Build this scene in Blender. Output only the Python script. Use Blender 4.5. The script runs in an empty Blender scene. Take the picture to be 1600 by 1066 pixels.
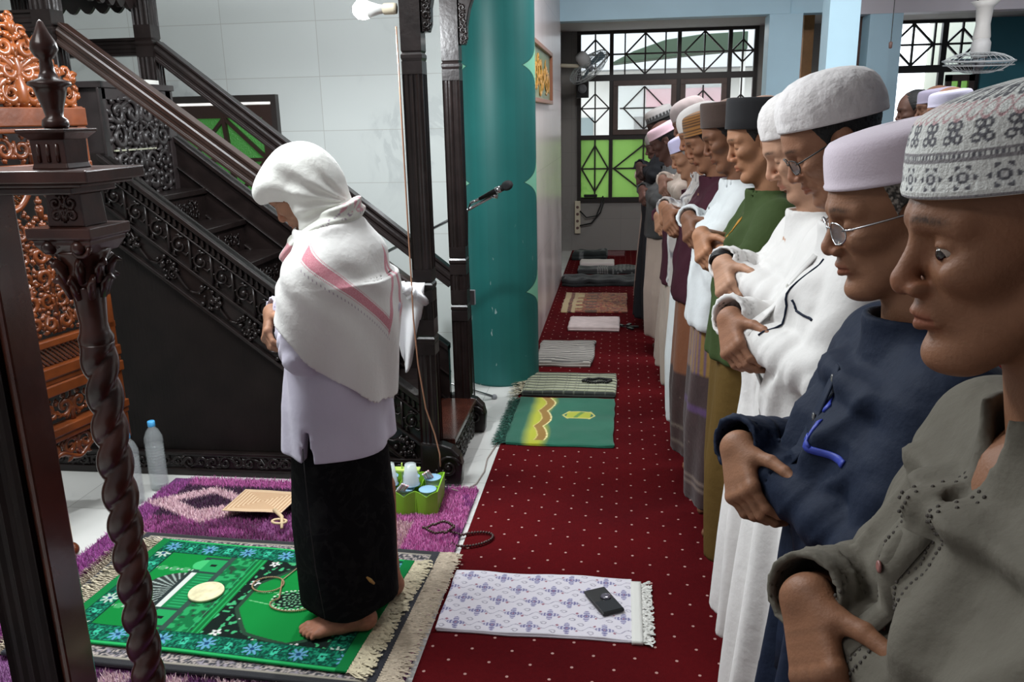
import bpy, math, random
import numpy as np
from mathutils import Vector, Matrix, noise as mnoise

# ------------------------------------------------------------------ camera, world, light, exposure
scene = bpy.context.scene
COL = scene.collection
PI = math.pi

def look():
    p, yaw, roll = math.radians(15.0), math.radians(7.6), math.radians(1.2)
    fw = Vector((-math.sin(yaw)*math.cos(p), math.cos(yaw)*math.cos(p), -math.sin(p)))
    r0 = Vector((math.cos(yaw), math.sin(yaw), 0)); u0 = r0.cross(fw)
    r = r0*math.cos(roll) - u0*math.sin(roll); u = r.cross(fw)
    m = Matrix((r, u, -fw)).transposed().to_4x4(); m.translation = (0, 0, 1.62)
    return m
cam_data = bpy.data.cameras.new('camera'); cam = bpy.data.objects.new('camera', cam_data)
COL.objects.link(cam); cam.matrix_world = look()
cam_data.sensor_width = 36; cam_data.lens = 36*1300/1600; cam_data.clip_start = 0.05; cam_data.clip_end = 200
scene.camera = cam

world = bpy.data.worlds.new('daylight'); scene.world = world; world.use_nodes = True
wb = world.node_tree.nodes['Background']; wb.inputs[0].default_value = (0.86, 0.93, 1.0, 1); wb.inputs[1].default_value = 2.4

def area(name, loc, rot, sx, sy, power, col=(1, 1, 1)):
    d = bpy.data.lights.new(name, 'AREA'); d.shape = 'RECTANGLE'; d.size = sx; d.size_y = sy
    d.energy = power; d.color = col
    o = bpy.data.objects.new(name, d); COL.objects.link(o); o.location = loc; o.rotation_euler = rot
    return o
area('added_area_light', (-1.7, 2.3, 2.97), (0, math.radians(-6), 0), 1.5, 0.7, 62, (0.93, 0.98, 1.0))  # area lights added under the unseen ceiling, no fixtures modelled
area('added_area_light', (-1.6, 0.2, 2.9), (0, math.radians(14), 0), 1.2, .6, 17, (1.0, 0.97, 0.95))
area('added_area_light', (0.5, 5.2, 3.15), (math.radians(12), 0, 0), 1.3, 0.4, 46, (0.95, 0.97, 1.0))  # added to brighten the far hall and the blue beam
area('added_area_light', (3.0, 5.0, 3.15), (0, 0, 0), 1.3, 0.6, 44, (0.95, 0.97, 1.0))  # added near the right ceiling to brighten the blue pillars
area('added_area_light', (0.9, 9.4, 2.45), (0, 0, 0), 0.8, 0.3, 5, (1.0, 0.95, 0.9))

scene.view_settings.view_transform = 'Standard'; scene.view_settings.look = 'None'
scene.view_settings.gamma = 1; scene.view_settings.exposure = 0.54
scene.view_settings.use_curve_mapping = False
scene.cycles.max_bounces = 6; scene.cycles.diffuse_bounces = 3; scene.cycles.glossy_bounces = 3
scene.cycles.transmission_bounces = 5; scene.cycles.transparent_max_bounces = 8
scene.cycles.caustics_reflective = False; scene.cycles.caustics_refractive = False
scene.cycles.sample_clamp_indirect = 4

rng = np.random.default_rng(7); random.seed(7)

# ------------------------------------------------------------------ tags and objects
def tag(o, label=None, cat=None, group=None, kind=None):
    if label: o['label'] = label
    if cat: o['category'] = cat
    if group: o['group'] = group
    if kind: o['kind'] = kind
    return o
def empty(name, loc=(0, 0, 0), rz=0.0, **k):
    o = bpy.data.objects.new(name, None); COL.objects.link(o); o.location = loc; o.rotation_euler = (0, 0, rz)
    o.empty_display_size = 0.1
    return tag(o, **k)
def link(name, me, m=None, parent=None, loc=None, rot=None, **k):
    o = bpy.data.objects.new(name, me); COL.objects.link(o)
    if m is not None and len(me.materials) == 0: me.materials.append(m)
    if parent is not None: o.parent = parent
    if loc is not None: o.location = loc
    if rot is not None: o.rotation_euler = rot
    return tag(o, **k)
def copy_tree(o, parent=None):
    c = o.copy(); COL.objects.link(c)
    if parent is not None: c.parent = parent
    for ch in list(o.children): copy_tree(ch, c)
    return c

# ------------------------------------------------------------------ materials
class X:
    """arithmetic on shader sockets"""
    def __init__(s, t, k): s.t, s.k = t, k
    def _o(s, op, *a):
        n = s.t.nodes.new('ShaderNodeMath'); n.operation = op
        for i, v in enumerate((s,)+a):
            if isinstance(v, X): s.t.links.new(v.k, n.inputs[i])
            else: n.inputs[i].default_value = v
        return X(s.t, n.outputs[0])
    def __add__(s, b): return s._o('ADD', b)
    __radd__ = __add__
    def __sub__(s, b): return s._o('SUBTRACT', b)
    def __rsub__(s, b): return (s*-1)+b
    def __mul__(s, b): return s._o('MULTIPLY', b)
    __rmul__ = __mul__
    def __truediv__(s, b): return s._o('DIVIDE', b)
    def __lt__(s, b): return s._o('LESS_THAN', b)
    def __gt__(s, b): return s._o('GREATER_THAN', b)
    def abs(s): return s._o('ABSOLUTE')
    def fr(s): return s._o('FRACT')
    def sin(s): return s._o('SINE')
    def sqrt(s): return s._o('SQRT')
    def mn(s, b): return s._o('MINIMUM', b)
    def mx(s, b): return s._o('MAXIMUM', b)
    def atan2(s, b): return s._o('ARCTAN2', b)
    def pp(s, b): return s._o('PINGPONG', b)

def c4(c): return (c[0], c[1], c[2], 1)
def mat(name, col=(.5, .5, .5), rough=.6, metal=0, coat=0, spec=.5, attr=None, var=0.0, vscale=8, bump=0, bscale=60, bstretch=(1, 1, 1),
        trans=0, alpha=1, ior=1.45, emit=None, estr=0, sheen=0, fn=None, sss=0):
    m = bpy.data.materials.new(name); m.use_nodes = True; t = m.node_tree; b = t.nodes['Principled BSDF']; L = t.links.new
    b.inputs['Base Color'].default_value = c4(col); b.inputs['Roughness'].default_value = rough; b.inputs['Metallic'].default_value = metal
    b.inputs['Coat Weight'].default_value = coat; b.inputs['Coat Roughness'].default_value = .12
    b.inputs['Specular IOR Level'].default_value = spec; b.inputs['Transmission Weight'].default_value = trans
    b.inputs['Alpha'].default_value = alpha; b.inputs['IOR'].default_value = ior; b.inputs['Sheen Weight'].default_value = sheen
    if emit: b.inputs['Emission Color'].default_value = c4(emit); b.inputs['Emission Strength'].default_value = estr
    tc = t.nodes.new('ShaderNodeTexCoord')
    src = None
    if attr:
        a = t.nodes.new('ShaderNodeAttribute'); a.attribute_name = attr; src = a.outputs['Color']
    if fn: src = fn(t, tc, src) or src
    if var:
        n = t.nodes.new('ShaderNodeTexNoise'); n.inputs['Scale'].default_value = vscale; n.inputs['Detail'].default_value = 5
        L(tc.outputs['Object'], n.inputs['Vector'])
        mr = t.nodes.new('ShaderNodeMapRange'); mr.inputs[1].default_value = .3; mr.inputs[2].default_value = .7
        mr.inputs[3].default_value = 1-var; mr.inputs[4].default_value = 1+var; L(n.outputs[0], mr.inputs[0])
        mx = t.nodes.new('ShaderNodeVectorMath'); mx.operation = 'SCALE'
        if src: L(src, mx.inputs[0])
        else: mx.inputs[0].default_value = col
        L(mr.outputs[0], mx.inputs[3]); src = mx.outputs[0]
    if src: L(src, b.inputs['Base Color'])
    if bump:
        mp = t.nodes.new('ShaderNodeMapping'); mp.inputs['Scale'].default_value = bstretch; L(tc.outputs['Object'], mp.inputs[0])
        n = t.nodes.new('ShaderNodeTexNoise'); n.inputs['Scale'].default_value = bscale; n.inputs['Detail'].default_value = 4
        L(mp.outputs[0], n.inputs['Vector'])
        bp = t.nodes.new('ShaderNodeBump'); bp.inputs['Strength'].default_value = bump; bp.inputs['Distance'].default_value = .01
        L(n.outputs[0], bp.inputs['Height']); L(bp.outputs[0], b.inputs['Normal'])
    return m
def ramp(t, k, stops):
    r = t.nodes.new('ShaderNodeValToRGB'); e = r.color_ramp.elements
    e[0].position, e[0].color = stops[0][0], c4(stops[0][1]); e[1].position, e[1].color = stops[-1][0], c4(stops[-1][1])
    for p, c in stops[1:-1]:
        q = e.new(p); q.color = c4(c)
    t.links.new(k, r.inputs[0]); return r.outputs[0]
def mixc(t, f, a, b):
    m = t.nodes.new('ShaderNodeMix'); m.data_type = 'RGBA'
    for i, v in ((0, f), (6, a), (7, b)):
        if isinstance(v, X): t.links.new(v.k, m.inputs[i])
        elif isinstance(v, bpy.types.NodeSocket): t.links.new(v, m.inputs[i])
        elif i: m.inputs[i].default_value = c4(v)
        else: m.inputs[i].default_value = v
    return m.outputs[2]
def obj_xyz(t, tc):
    s = t.nodes.new('ShaderNodeSeparateXYZ'); t.links.new(tc.outputs['Object'], s.inputs[0])
    return X(t, s.outputs[0]), X(t, s.outputs[1]), X(t, s.outputs[2])
def noise_of(t, tc, scale, detail=4, dist=0, stretch=None):
    n = t.nodes.new('ShaderNodeTexNoise'); n.inputs['Scale'].default_value = scale; n.inputs['Detail'].default_value = detail
    n.inputs['Distortion'].default_value = dist
    if stretch:
        mp = t.nodes.new('ShaderNodeMapping'); mp.inputs['Scale'].default_value = stretch; t.links.new(tc.outputs['Object'], mp.inputs[0])
        t.links.new(mp.outputs[0], n.inputs['Vector'])
    else: t.links.new(tc.outputs['Object'], n.inputs['Vector'])
    return X(t, n.outputs[0])

def marble(ax, tu, tv, base, vein, jcol, offu=0., offv=0., stagger=False, veinw=.018):
    def fn(t, tc, src):
        p = obj_xyz(t, tc); u, v = p[ax[0]]/tu+offu, p[ax[1]]/tv+offv
        if stagger: u = u+(v._o('FLOOR')*.5)
        du = ((u.fr()-.5).abs()*-1+.5)*tu; dv = ((v.fr()-.5).abs()*-1+.5)*tv
        joint = du.mn(dv) < .0022
        cell = (u._o('FLOOR')*12.9898+v._o('FLOOR')*78.233).sin()*43758.5
        tint = cell.fr()
        n = noise_of(t, tc, 1.7, 6, 1.1); n2 = noise_of(t, tc, .9, 5, 1.6)
        w = ((n+tint*.12-.53).abs() < veinw)
        soft = ramp(t, (n-.5).abs().k, [(0, tuple(.55*a+.45*b for a, b in zip(vein, base))), (.03, tuple(.2*a+.8*b for a, b in zip(vein, base))), (.09, base)])
        c = mixc(t, n2._o('MULTIPLY', 1.0)*.0+((n2-.5)*4).mx(0).mn(1), base, soft)
        c = mixc(t, w*((n2-.56)*6).mx(0).mn(.18), c, vein)
        c = mixc(t, (tint-.5)*.22+.11, c, tuple(x*.72 for x in base))
        return mixc(t, joint*.6, c, jcol)
    return fn

M = {}
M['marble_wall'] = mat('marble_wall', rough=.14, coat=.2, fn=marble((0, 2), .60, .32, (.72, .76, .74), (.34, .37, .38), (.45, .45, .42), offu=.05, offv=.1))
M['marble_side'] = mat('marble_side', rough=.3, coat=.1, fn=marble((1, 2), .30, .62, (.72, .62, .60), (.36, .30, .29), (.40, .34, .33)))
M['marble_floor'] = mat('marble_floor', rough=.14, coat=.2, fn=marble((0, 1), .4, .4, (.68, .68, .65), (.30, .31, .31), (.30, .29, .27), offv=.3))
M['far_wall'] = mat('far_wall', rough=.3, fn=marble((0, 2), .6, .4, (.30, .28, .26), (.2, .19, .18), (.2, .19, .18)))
M['blue'] = mat('light_blue_paint', (.54, .78, .90), .5, var=.05, vscale=2)
M['lilac'] = mat('pale_lilac_paint', (.70, .66, .70), .5, var=.04, vscale=2)
M['teal_paint'] = mat('teal_paint', (.05, .22, .27), .35, var=.1, vscale=2)
M['ceil'] = mat('ceiling_paint', (.75, .75, .74), .8)
M['soffit'] = mat('soffit_paint', (.55, .52, .50), .8)
M['black_frame'] = mat('dark_window_timber', (.028, .022, .02), .4)
M['brown_frame'] = mat('casement_timber', (.10, .065, .055), .4, var=.2, bump=.1, bstretch=(1, 1, 8))
M['dark'] = mat('carved_black_wood', (.010, .0065, .006), .34, coat=.14, spec=.35, var=.35, vscale=14, bump=.12, bscale=40)
M['dark2'] = mat('grooved_black_wood', (.008, .0055, .005), .5, coat=.0, spec=.25, var=.4, vscale=6, bump=.25, bscale=22, bstretch=(6, 6, .6))
M['deep_red'] = mat('mahogany_stain', (.055, .016, .010), .25, coat=.6, var=.45, vscale=9, bump=.08, bscale=30)
M['newel'] = mat('antique_stained_wood', (.042, .013, .009), .32, coat=.3, var=.6, vscale=12, bump=.1, bscale=30)
M['red_wood'] = mat('orange_brown_carved_wood', (.13, .031, .007), .34, coat=.35, var=.35, vscale=9, bump=.1, bscale=30)
M['chrome'] = mat('chrome', (.62, .64, .66), .22, 1)
M['black_metal'] = mat('black_metal', (.02, .02, .02), .4, .3)
M['grey_plastic'] = mat('grey_plastic', (.25, .26, .28), .5)
M['white_plastic'] = mat('white_plastic', (.75, .75, .73), .35)
M['cream_plastic'] = mat('cream_plastic', (.68, .60, .45), .45)
M['orange_wood'] = mat('orange_timber', (.42, .19, .07), .5, var=.2, bump=.1, bstretch=(1, 1, 8))
M['brown_board'] = mat('brown_board', (.16, .09, .075), .5, var=.2)
M['attr'] = mat('woven_cloth', attr='Col', rough=.85, sheen=.2, bump=.25, bscale=420)
M['attr_gloss'] = mat('painted_surface', attr='Col', rough=.4)

def fn_carpet(t, tc, src):
    x, y, z = obj_xyz(t, tc)
    def d(u, v):
        a = ((u/.127).fr()-.5)*.127; b = ((v/.125).fr()-.5)*.125
        return (a*a+b*b*1.0).sqrt() < .0050
    dots = d(x+.32+.0635, y-2.746+.0625).mx(d(x+.2565+.0635, y-2.8085+.0625))
    n = noise_of(t, tc, 1.3, 5); n2 = noise_of(t, tc, 90, 2)
    c = ramp(t, (n*.75+n2*.25).k, [(.3, (.055, .003, .005)), (.7, (.110, .005, .007))])
    return mixc(t, dots, c, (.50, .30, .27))
M['carpet'] = mat('red_dotted_carpet', rough=1, spec=.08, fn=fn_carpet, bump=.5, bscale=300)

# ------------------------------------------------------------------ mesh collection helper
class MB:
    def __init__(s): s.v, s.f, s.c = [], [], []
    def add(s, vs, fs, col=None):
        n = len(s.v); s.v.extend([tuple(map(float, p)) for p in vs]); s.f.extend([tuple(int(i)+n for i in f) for f in fs])
        if col is not None: s.c.extend([col]*len(vs))
        return s
    def box(s, a, b, R=None, o=(0, 0, 0), col=None):
        (x0, y0, z0), (x1, y1, z1) = a, b
        vs = [(x, y, z) for z in (z0, z1) for x, y in ((x0, y0), (x1, y0), (x1, y1), (x0, y1))]
        if R is not None: vs = [tuple(R @ Vector(p)+Vector(o)) for p in vs]
        return s.add(vs, [(0, 3, 2, 1), (4, 5, 6, 7), (0, 1, 5, 4), (1, 2, 6, 5), (2, 3, 7, 6), (3, 0, 4, 7)], col)
    def hexa(s, p):   # 8 points, bottom 4 then top 4
        return s.add(p, [(0, 3, 2, 1), (4, 5, 6, 7), (0, 1, 5, 4), (1, 2, 6, 5), (2, 3, 7, 6), (3, 0, 4, 7)])
    def tube(s, pts, r, n=6, up=None, flat=1.0, col=None, cap=True):
        pts = [Vector(p) for p in pts]; k = len(pts)
        if not hasattr(r, '__len__'): r = [r]*k
        vs = []; prev = None
        for i, p in enumerate(pts):
            d = (pts[min(i+1, k-1)]-pts[max(i-1, 0)])
            if d.length < 1e-9: d = Vector((0, 0, 1))
            d.normalize()
            ref = Vector(up) if up is not None else (prev if prev is not None else (Vector((0, 0, 1)) if abs(d.z) < .9 else Vector((1, 0, 0))))
            a = ref-d*ref.dot(d)
            if a.length < 1e-6: a = d.orthogonal()
            a.normalize(); b = d.cross(a); prev = a
            for j in range(n):
                t = 2*PI*j/n; vs.append(p+(a*math.cos(t)*flat+b*math.sin(t))*r[i])
        fs = [(i*n+j, i*n+(j+1) % n, (i+1)*n+(j+1) % n, (i+1)*n+j) for i in range(k-1) for j in range(n)]
        if cap: fs += [tuple(range(n-1, -1, -1)), tuple((k-1)*n+j for j in range(n))]
        return s.add(vs, fs, col)
    def lathe(s, prof, n=24, o=(0, 0, 0), sx=1, sy=1, R=None, square=False):
        vs = []
        for r, z in prof:
            for j in range(n):
                t = 2*PI*(j+.5)/n
                c, q = math.cos(t), math.sin(t)
                if square: m = 1/max(abs(c), abs(q)); c, q = c*m, q*m
                p = Vector((r*c*sx, r*q*sy, z))
                if R is not None: p = R @ p
                vs.append(p+Vector(o))
        k = len(prof)
        fs = [(i*n+j, i*n+(j+1) % n, (i+1)*n+(j+1) % n, (i+1)*n+j) for i in range(k-1) for j in range(n)]
        fs += [tuple(range(n-1, -1, -1)), tuple((k-1)*n+j for j in range(n))]
        return s.add(vs, fs)
    def sphere(s, c, r, n=10, m=7, sc=(1, 1, 1)):
        vs = [Vector(c)+Vector((r*sc[0]*math.sin(PI*i/m)*math.cos(2*PI*j/n), r*sc[1]*math.sin(PI*i/m)*math.sin(2*PI*j/n), r*sc[2]*math.cos(PI*i/m))) for i in range(m+1) for j in range(n)]
        fs = [(i*n+j, (i+1)*n+j, (i+1)*n+(j+1) % n, i*n+(j+1) % n) for i in range(m) for j in range(n)]
        return s.add(vs, fs)
    def prism(s, poly, ax, a, b):
        """poly of 2-D points extruded along axis ax from a to b"""
        def P(u, v, w): return {0: (w, u, v), 1: (u, w, v), 2: (u, v, w)}[ax]
        n = len(poly); vs = [P(u, v, a) for u, v in poly]+[P(u, v, b) for u, v in poly]
        fs = [tuple(range(n)), tuple(range(2*n-1, n-1, -1))]+[(i, i+n, (i+1) % n+n, (i+1) % n) for i in range(n)]
        return s.add(vs, fs)
    def mesh(s, name, smooth=False, bevel=0):
        me = bpy.data.meshes.new(name); me.from_pydata(s.v, [], s.f); me.validate(); me.update()
        import bmesh
        bm = bmesh.new(); bm.from_mesh(me); bmesh.ops.recalc_face_normals(bm, faces=bm.faces); bm.to_mesh(me); bm.free()
        if s.c and len(s.c) == len(me.vertices):
            a = me.color_attributes.new('Col', 'FLOAT_COLOR', 'POINT')
            a.data.foreach_set('color', np.c_[np.array(s.c, np.float32), np.ones(len(s.c), np.float32)].ravel())
        if smooth: me.shade_smooth()
        return me
    def put(s, name, m, parent=None, smooth=False, bevel=0, loc=None, rot=None, **k):
        o = link(name, s.mesh(name, smooth), m, parent, loc, rot, **k)
        if smooth == 'auto' or bevel:
            pass
        if bevel:
            b = o.modifiers.new('bevel', 'BEVEL'); b.width = bevel; b.segments = 2; b.limit_method = 'ANGLE'; b.angle_limit = .7
        return o

def grid_cloth(name, x0, x1, y0, y1, step, zf, cf, m, parent=None, thick=.004, loc=(0, 0, 0), rz=0, wave=None, **k):
    """A cloth lying flat: zf(x,y) top height, cf(u,v) colour with u,v in metres from the corner."""
    nx = max(2, int((x1-x0)/step)); ny = max(2, int((y1-y0)/step))
    U, V = np.meshgrid(np.linspace(0, x1-x0, nx), np.linspace(0, y1-y0, ny), indexing='ij')
    Xx, Yy = U+x0, V+y0
    if wave is not None: dx, dy = wave(U, V); Xx = Xx+dx; Yy = Yy+dy
    Z = zf(U, V)+0*U
    C = np.clip(cf(U, V), 0, 1)
    P = np.stack([Xx, Yy, Z], -1).reshape(-1, 3); B = P.copy(); B[:, 2] -= thick
    idx = np.arange(nx*ny).reshape(nx, ny)
    q = np.stack([idx[:-1, :-1], idx[1:, :-1], idx[1:, 1:], idx[:-1, 1:]], -1).reshape(-1, 4)
    N = nx*ny
    e = np.concatenate([idx[:, 0], idx[-1, 1:], idx[-2::-1, -1], idx[0, -2:0:-1]])
    e2 = np.roll(e, -1); side = np.stack([e, e+N, e2+N, e2], -1)
    F = np.concatenate([q, q[:, ::-1]+N, side])
    me = bpy.data.meshes.new(name); np_mesh(me, np.concatenate([P, B]), F)
    setcol(me, np.concatenate([C.reshape(-1, 3)]*2)); me.shade_smooth()
    return link(name, me, m, parent, loc, (0, 0, rz), **k)
def np_mesh(me, V, F):
    me.vertices.add(len(V)); me.vertices.foreach_set('co', np.ascontiguousarray(V, np.float32).ravel())
    n = F.shape[1]; me.loops.add(F.size); me.loops.foreach_set('vertex_index', np.ascontiguousarray(F, np.int32).ravel())
    me.polygons.add(len(F)); me.polygons.foreach_set('loop_start', np.arange(0, F.size, n, dtype=np.int32))
    me.update(calc_edges=True); me.validate()
def setcol(me, C):
    a = me.color_attributes.new('Col', 'FLOAT_COLOR', 'POINT')
    a.data.foreach_set('color', np.c_[C, np.ones(len(C))].astype(np.float32).ravel())
def vn(x, y, s, seed=0):
    """smooth value noise on numpy arrays"""
    x = np.asarray(x)/s; y = np.asarray(y)/s
    xi, yi = np.floor(x), np.floor(y); fx, fy = x-xi, y-yi; fx = fx*fx*(3-2*fx); fy = fy*fy*(3-2*fy)
    def h(a, b): return np.modf(np.abs(np.sin(a*127.1+b*311.7+seed*17.3)*43758.5453))[0]
    return (h(xi, yi)*(1-fx)+h(xi+1, yi)*fx)*(1-fy)+(h(xi, yi+1)*(1-fx)+h(xi+1, yi+1)*fx)*fy

# ------------------------------------------------------------------ the room
def struct(name, mb, m, **k): return mb.put(name, m, kind='structure', **k)
struct('floor', MB().box((-5, -2.5, -.1), (6, 10.5, 0)), M['marble_floor'])
struct('floor_carpet', MB().box((-.598, -2.5, 0), (6, 10.36, .006)), M['carpet'])
struct('wall_niche', MB().box((-5, 5.12, 0), (-.62, 5.25, 3.2)), M['marble_wall'])
struct('wall_left', MB().box((-5.1, -2.5, 0), (-5, 5.25, 3.2)), M['marble_wall'])
struct('wall_right', MB().box((6, -2.5, 0), (6.1, 10.5, 3.2)), M['blue'])
struct('wall_back', MB().box((-5, -2.6, 0), (6, -2.5, 3.2)), M['lilac'])
struct('ceiling', MB().box((-5, -2.5, 3.2), (6, 10.5, 3.3)), M['ceil'])
struct('wall_qibla', MB().box((-.78, 5.25, 0), (-.60, 8.5, 3.2)), M['marble_side'])
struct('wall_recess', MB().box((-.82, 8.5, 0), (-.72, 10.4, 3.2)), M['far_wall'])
# recess return and pier strip between the hall wall and the window wall
struct('trim_1', MB().box((-.72, 8.5, 0), (-.66, 8.56, 3.2)), M['marble_side'])
# far wall with two window openings
fw = MB()
y0, y1 = 10.36, 10.5
for a in ((-.72, -.535, 0, 3.2), (-.535, 1.535, 0, .60), (-.535, 1.535, 2.60, 3.2), (1.535, 2.55, 0, 3.2), (2.55, 3.95, 0, .6), (2.55, 3.95, 2.60, 3.2)):
    fw.box((a[0], y0, a[2]), (a[1], y1, a[3]))
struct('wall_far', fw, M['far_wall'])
struct('wall_far_right', MB().box((3.95, 10.30, 0), (6, 10.5, 3.2)), M['teal_paint'])
struct('trim_2', MB().box((-.72, 8.44, 2.50), (1.52, 8.62, 3.2)), M['blue'])
struct('trim_3', MB().box((2.14, 8.44, 2.47), (6, 8.62, 3.2)), M['lilac'])
struct('trim_4', MB().box((1.52, 8.46, 2.50), (2.14, 8.64, 3.2)), M['blue'])
struct('ceiling_recess', MB().box((-.72, 8.62, 2.58), (6, 10.36, 2.66)), M['soffit'])
def pillar(x0, x1, y0, y1, top, m, label):
    tag(MB().box((x0, y0, .006), (x1, y1, top)).put('square_pillar', m, bevel=.004), label, 'pillar', kind='structure')
pillar(1.34, 1.64, 8.44, 8.70, 2.5, M['blue'], 'light blue square pillar under the beam beside the large window')
pillar(2.23, 2.52, 8.44, 8.70, 2.47, M['blue'], 'light blue square pillar with a pull cord hanging in front')
pillar(1.54, 1.765, 6.95, 7.2, 3.2, M['blue'], 'light blue pillar reaching the ceiling in front of the beam')
tag(MB().box((1.76, 9.0, .006), (1.86, 9.1, 2.58)).put('timber_post', M['orange_wood'], bevel=.003), 'orange timber post standing behind the blue pillars', 'post')
tag(MB().box((2.17, 8.75, .006), (2.26, 8.85, 2.58)).put('timber_post', M['brown_board'], bevel=.003), 'brown timber post half hidden by the pillar with the pull cord', 'post')
tag(MB().box((1.90, 8.72, .006), (2.14, 8.8, 2.5)).put('wall_board', M['teal_paint']), 'teal board closing the gap behind the front blue pillar', 'board')
pc = empty('pull_cord', (2.0, 6.95, 0), label='thin pull cord with small brown knob hanging before blue pillar', cat='cord')
MB().tube([(0, 0, 3.2), (0, 0, 2.12)], .003, 5).put('cord', M['black_metal'], pc)
MB().lathe([(.005, 0), (.012, .004), (.014, .04), (.006, .05)], 10, (0, 0, 2.07)).put('knob', M['brown_board'], pc, smooth=True)

# ------------------------------------------------------------------ windows
def bar(mb, a, b, w, y, d=.03):
    (x0, z0), (x1, z1) = a, b; dx, dz = x1-x0, z1-z0; L = math.hypot(dx, dz); nx, nz = -dz/L*w/2, dx/L*w/2
    mb.hexa([(x0+nx, y, z0+nz), (x1+nx, y, z1+nz), (x1+nx, y+d, z1+nz), (x0+nx, y+d, z0+nz), (x0-nx, y, z0-nz), (x1-nx, y, z1-nz), (x1-nx, y+d, z1-nz), (x0-nx, y+d, z0-nz)])
def lattice(mb, x0, x1, z0, z1, y, w=.02, full=False, cross=True, cols=3):
    """diamond held by a cross of bars, like wrought window grilles"""
    xc, zc = (x0+x1)/2, (z0+z1)/2; W, H = x1-x0, z1-z0
    r = min(W/2, H/2) if not full else None
    rx, rz = (r, r) if r else (W/2*.96, H*.40)
    bar(mb, (xc, z0), (xc, z1), w, y); bar(mb, (x0, zc), (x1, zc), w, y+.002)
    for sx in (-1, 1):
        for sz in (-1, 1): bar(mb, (xc+sx*rx, zc), (xc, zc+sz*rz), w, y+.004)
    if W > H*1.2:
        for sx in (-1, 1): bar(mb, (xc+sx*rx*1.03, z0), (xc+sx*rx*1.03, z1), w*.9, y)
M['green_glass'] = mat('green_patterned_glass', (.22, .62, .10), .35, trans=.0, bump=.5, bscale=120, emit=(.30, .78, .10), estr=0.0)
def glass_mat(name, col, alpha):
    m = bpy.data.materials.new(name); m.use_nodes = True; t = m.node_tree; t.nodes.clear()
    o = t.nodes.new('ShaderNodeOutputMaterial'); a = t.nodes.new('ShaderNodeBsdfTranslucent'); g = t.nodes.new('ShaderNodeBsdfGlossy')
    tr = t.nodes.new('ShaderNodeBsdfTransparent'); tr.inputs[0].default_value = c4(col); a.inputs[0].default_value = c4(col)
    g.inputs['Roughness'].default_value = .15
    m1 = t.nodes.new('ShaderNodeMixShader'); m1.inputs[0].default_value = alpha; t.links.new(tr.outputs[0], m1.inputs[1]); t.links.new(a.outputs[0], m1.inputs[2])
    m2 = t.nodes.new('ShaderNodeMixShader'); m2.inputs[0].default_value = .06; t.links.new(m1.outputs[0], m2.inputs[1]); t.links.new(g.outputs[0], m2.inputs[2])
    t.links.new(m2.outputs[0], o.inputs[0]); return m
M['green_pane'] = glass_mat('green_pane', (.40, .55, .26), .45)
M['green_pane_dark'] = glass_mat('green_pane_dark', (.16, .55, .10), .6)
M['clear_pane'] = glass_mat('clear_pane', (.93, .95, .95), .12)
M['smoky_pane'] = glass_mat('smoky_pane', (.55, .58, .56), .15)

Y = 10.34
win = empty('window_1', (0, 0, 0), kind='structure')
f = MB()
for a in ((-.535, -.49, .60, 2.60), (1.49, 1.535, .60, 2.60), (-.155, -.11, .60, 2.60), (.625, .67, 1.38, 2.60), (.625, .67, .60, 1.38)): f.box((a[0], Y, a[2]), (a[1], Y+.06, a[3]))
f.box((1.20, Y, .60), (1.245, Y+.06, 2.60))
for z0_, z1_ in ((.60, .66), (1.345, 1.40), (2.02, 2.09), (2.545, 2.60)): f.box((-.535, Y-.005, z0_), (1.535, Y+.055, z1_))
f.put('window_frame', M['black_frame'], win)
g = MB()
xs = [(-.49, -.155), (-.11, .625), (.67, 1.20), (1.245, 1.49)]
for i, (a, b) in enumerate(xs):
    lattice(g, a, b, 2.09, 2.545, Y+.02, .018)
    if i in (0, 3): lattice(g, a, b, 1.40, 2.02, Y+.02, .016)
    else: lattice(g, a+.08, b-.08, 1.46, 1.95, Y+.03, .016)
    lattice(g, a, b, .66, 1.345, Y+.02, .018, full=True)
g.put('window_grille', M['black_frame'], win)
for a, b in (xs[1], xs[2]):
    c = MB(); w_ = .06
    for p in ((a, b, 1.40, 1.40+w_), (a, b, 2.02-w_, 2.02), (a, a+w_, 1.40+w_, 2.02-w_), (b-w_, b, 1.40+w_, 2.02-w_)): c.box((p[0], Y-.02, p[2]), (p[1], Y+.03, p[3]))
    c.put('casement', M['brown_frame'], win, bevel=.003)
for i, (a, b) in enumerate(xs):
    MB().box((a, Y+.035, .66), (b, Y+.041, 1.345)).put('green_pane', M['green_pane'], win)
    if i in (1, 2): MB().box((a, Y+.045, 1.40), (b, Y+.049, 2.02)).put('clear_pane', M['clear_pane'], win)
win2 = empty('window_2', (0, 0, 0), kind='structure')
f = MB()
for a in ((2.55, 2.60, .60, 2.60), (3.90, 3.95, .60, 2.60), (3.52, 3.58, .6, 2.6)): f.box((a[0], Y, a[2]), (a[1], Y+.06, a[3]))
for z0_, z1_ in ((.60, .66), (2.02, 2.10), (2.545, 2.60)): f.box((2.55, Y-.005, z0_), (3.95, Y+.055, z1_))
f.put('window_frame', M['black_frame'], win2)
g = MB(); lattice(g, 2.92, 3.52, 2.10, 2.545, Y+.02, .022); lattice(g, 3.58, 3.90, 2.10, 2.545, Y+.02, .022); lattice(g, 2.60, 2.9, 2.10, 2.545, Y+.02, .022)
g.put('window_grille', M['black_frame'], win2)
sh = MB()
for p in ((3.60, 3.90, 1.30, 1.37), (3.60, 3.90, 1.92, 1.99), (3.60, 3.66, 1.30, 1.99), (3.84, 3.90, 1.30, 1.99)): sh.box((p[0], Y-.03, p[2]), (p[1], Y+.02, p[3]))
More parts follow.
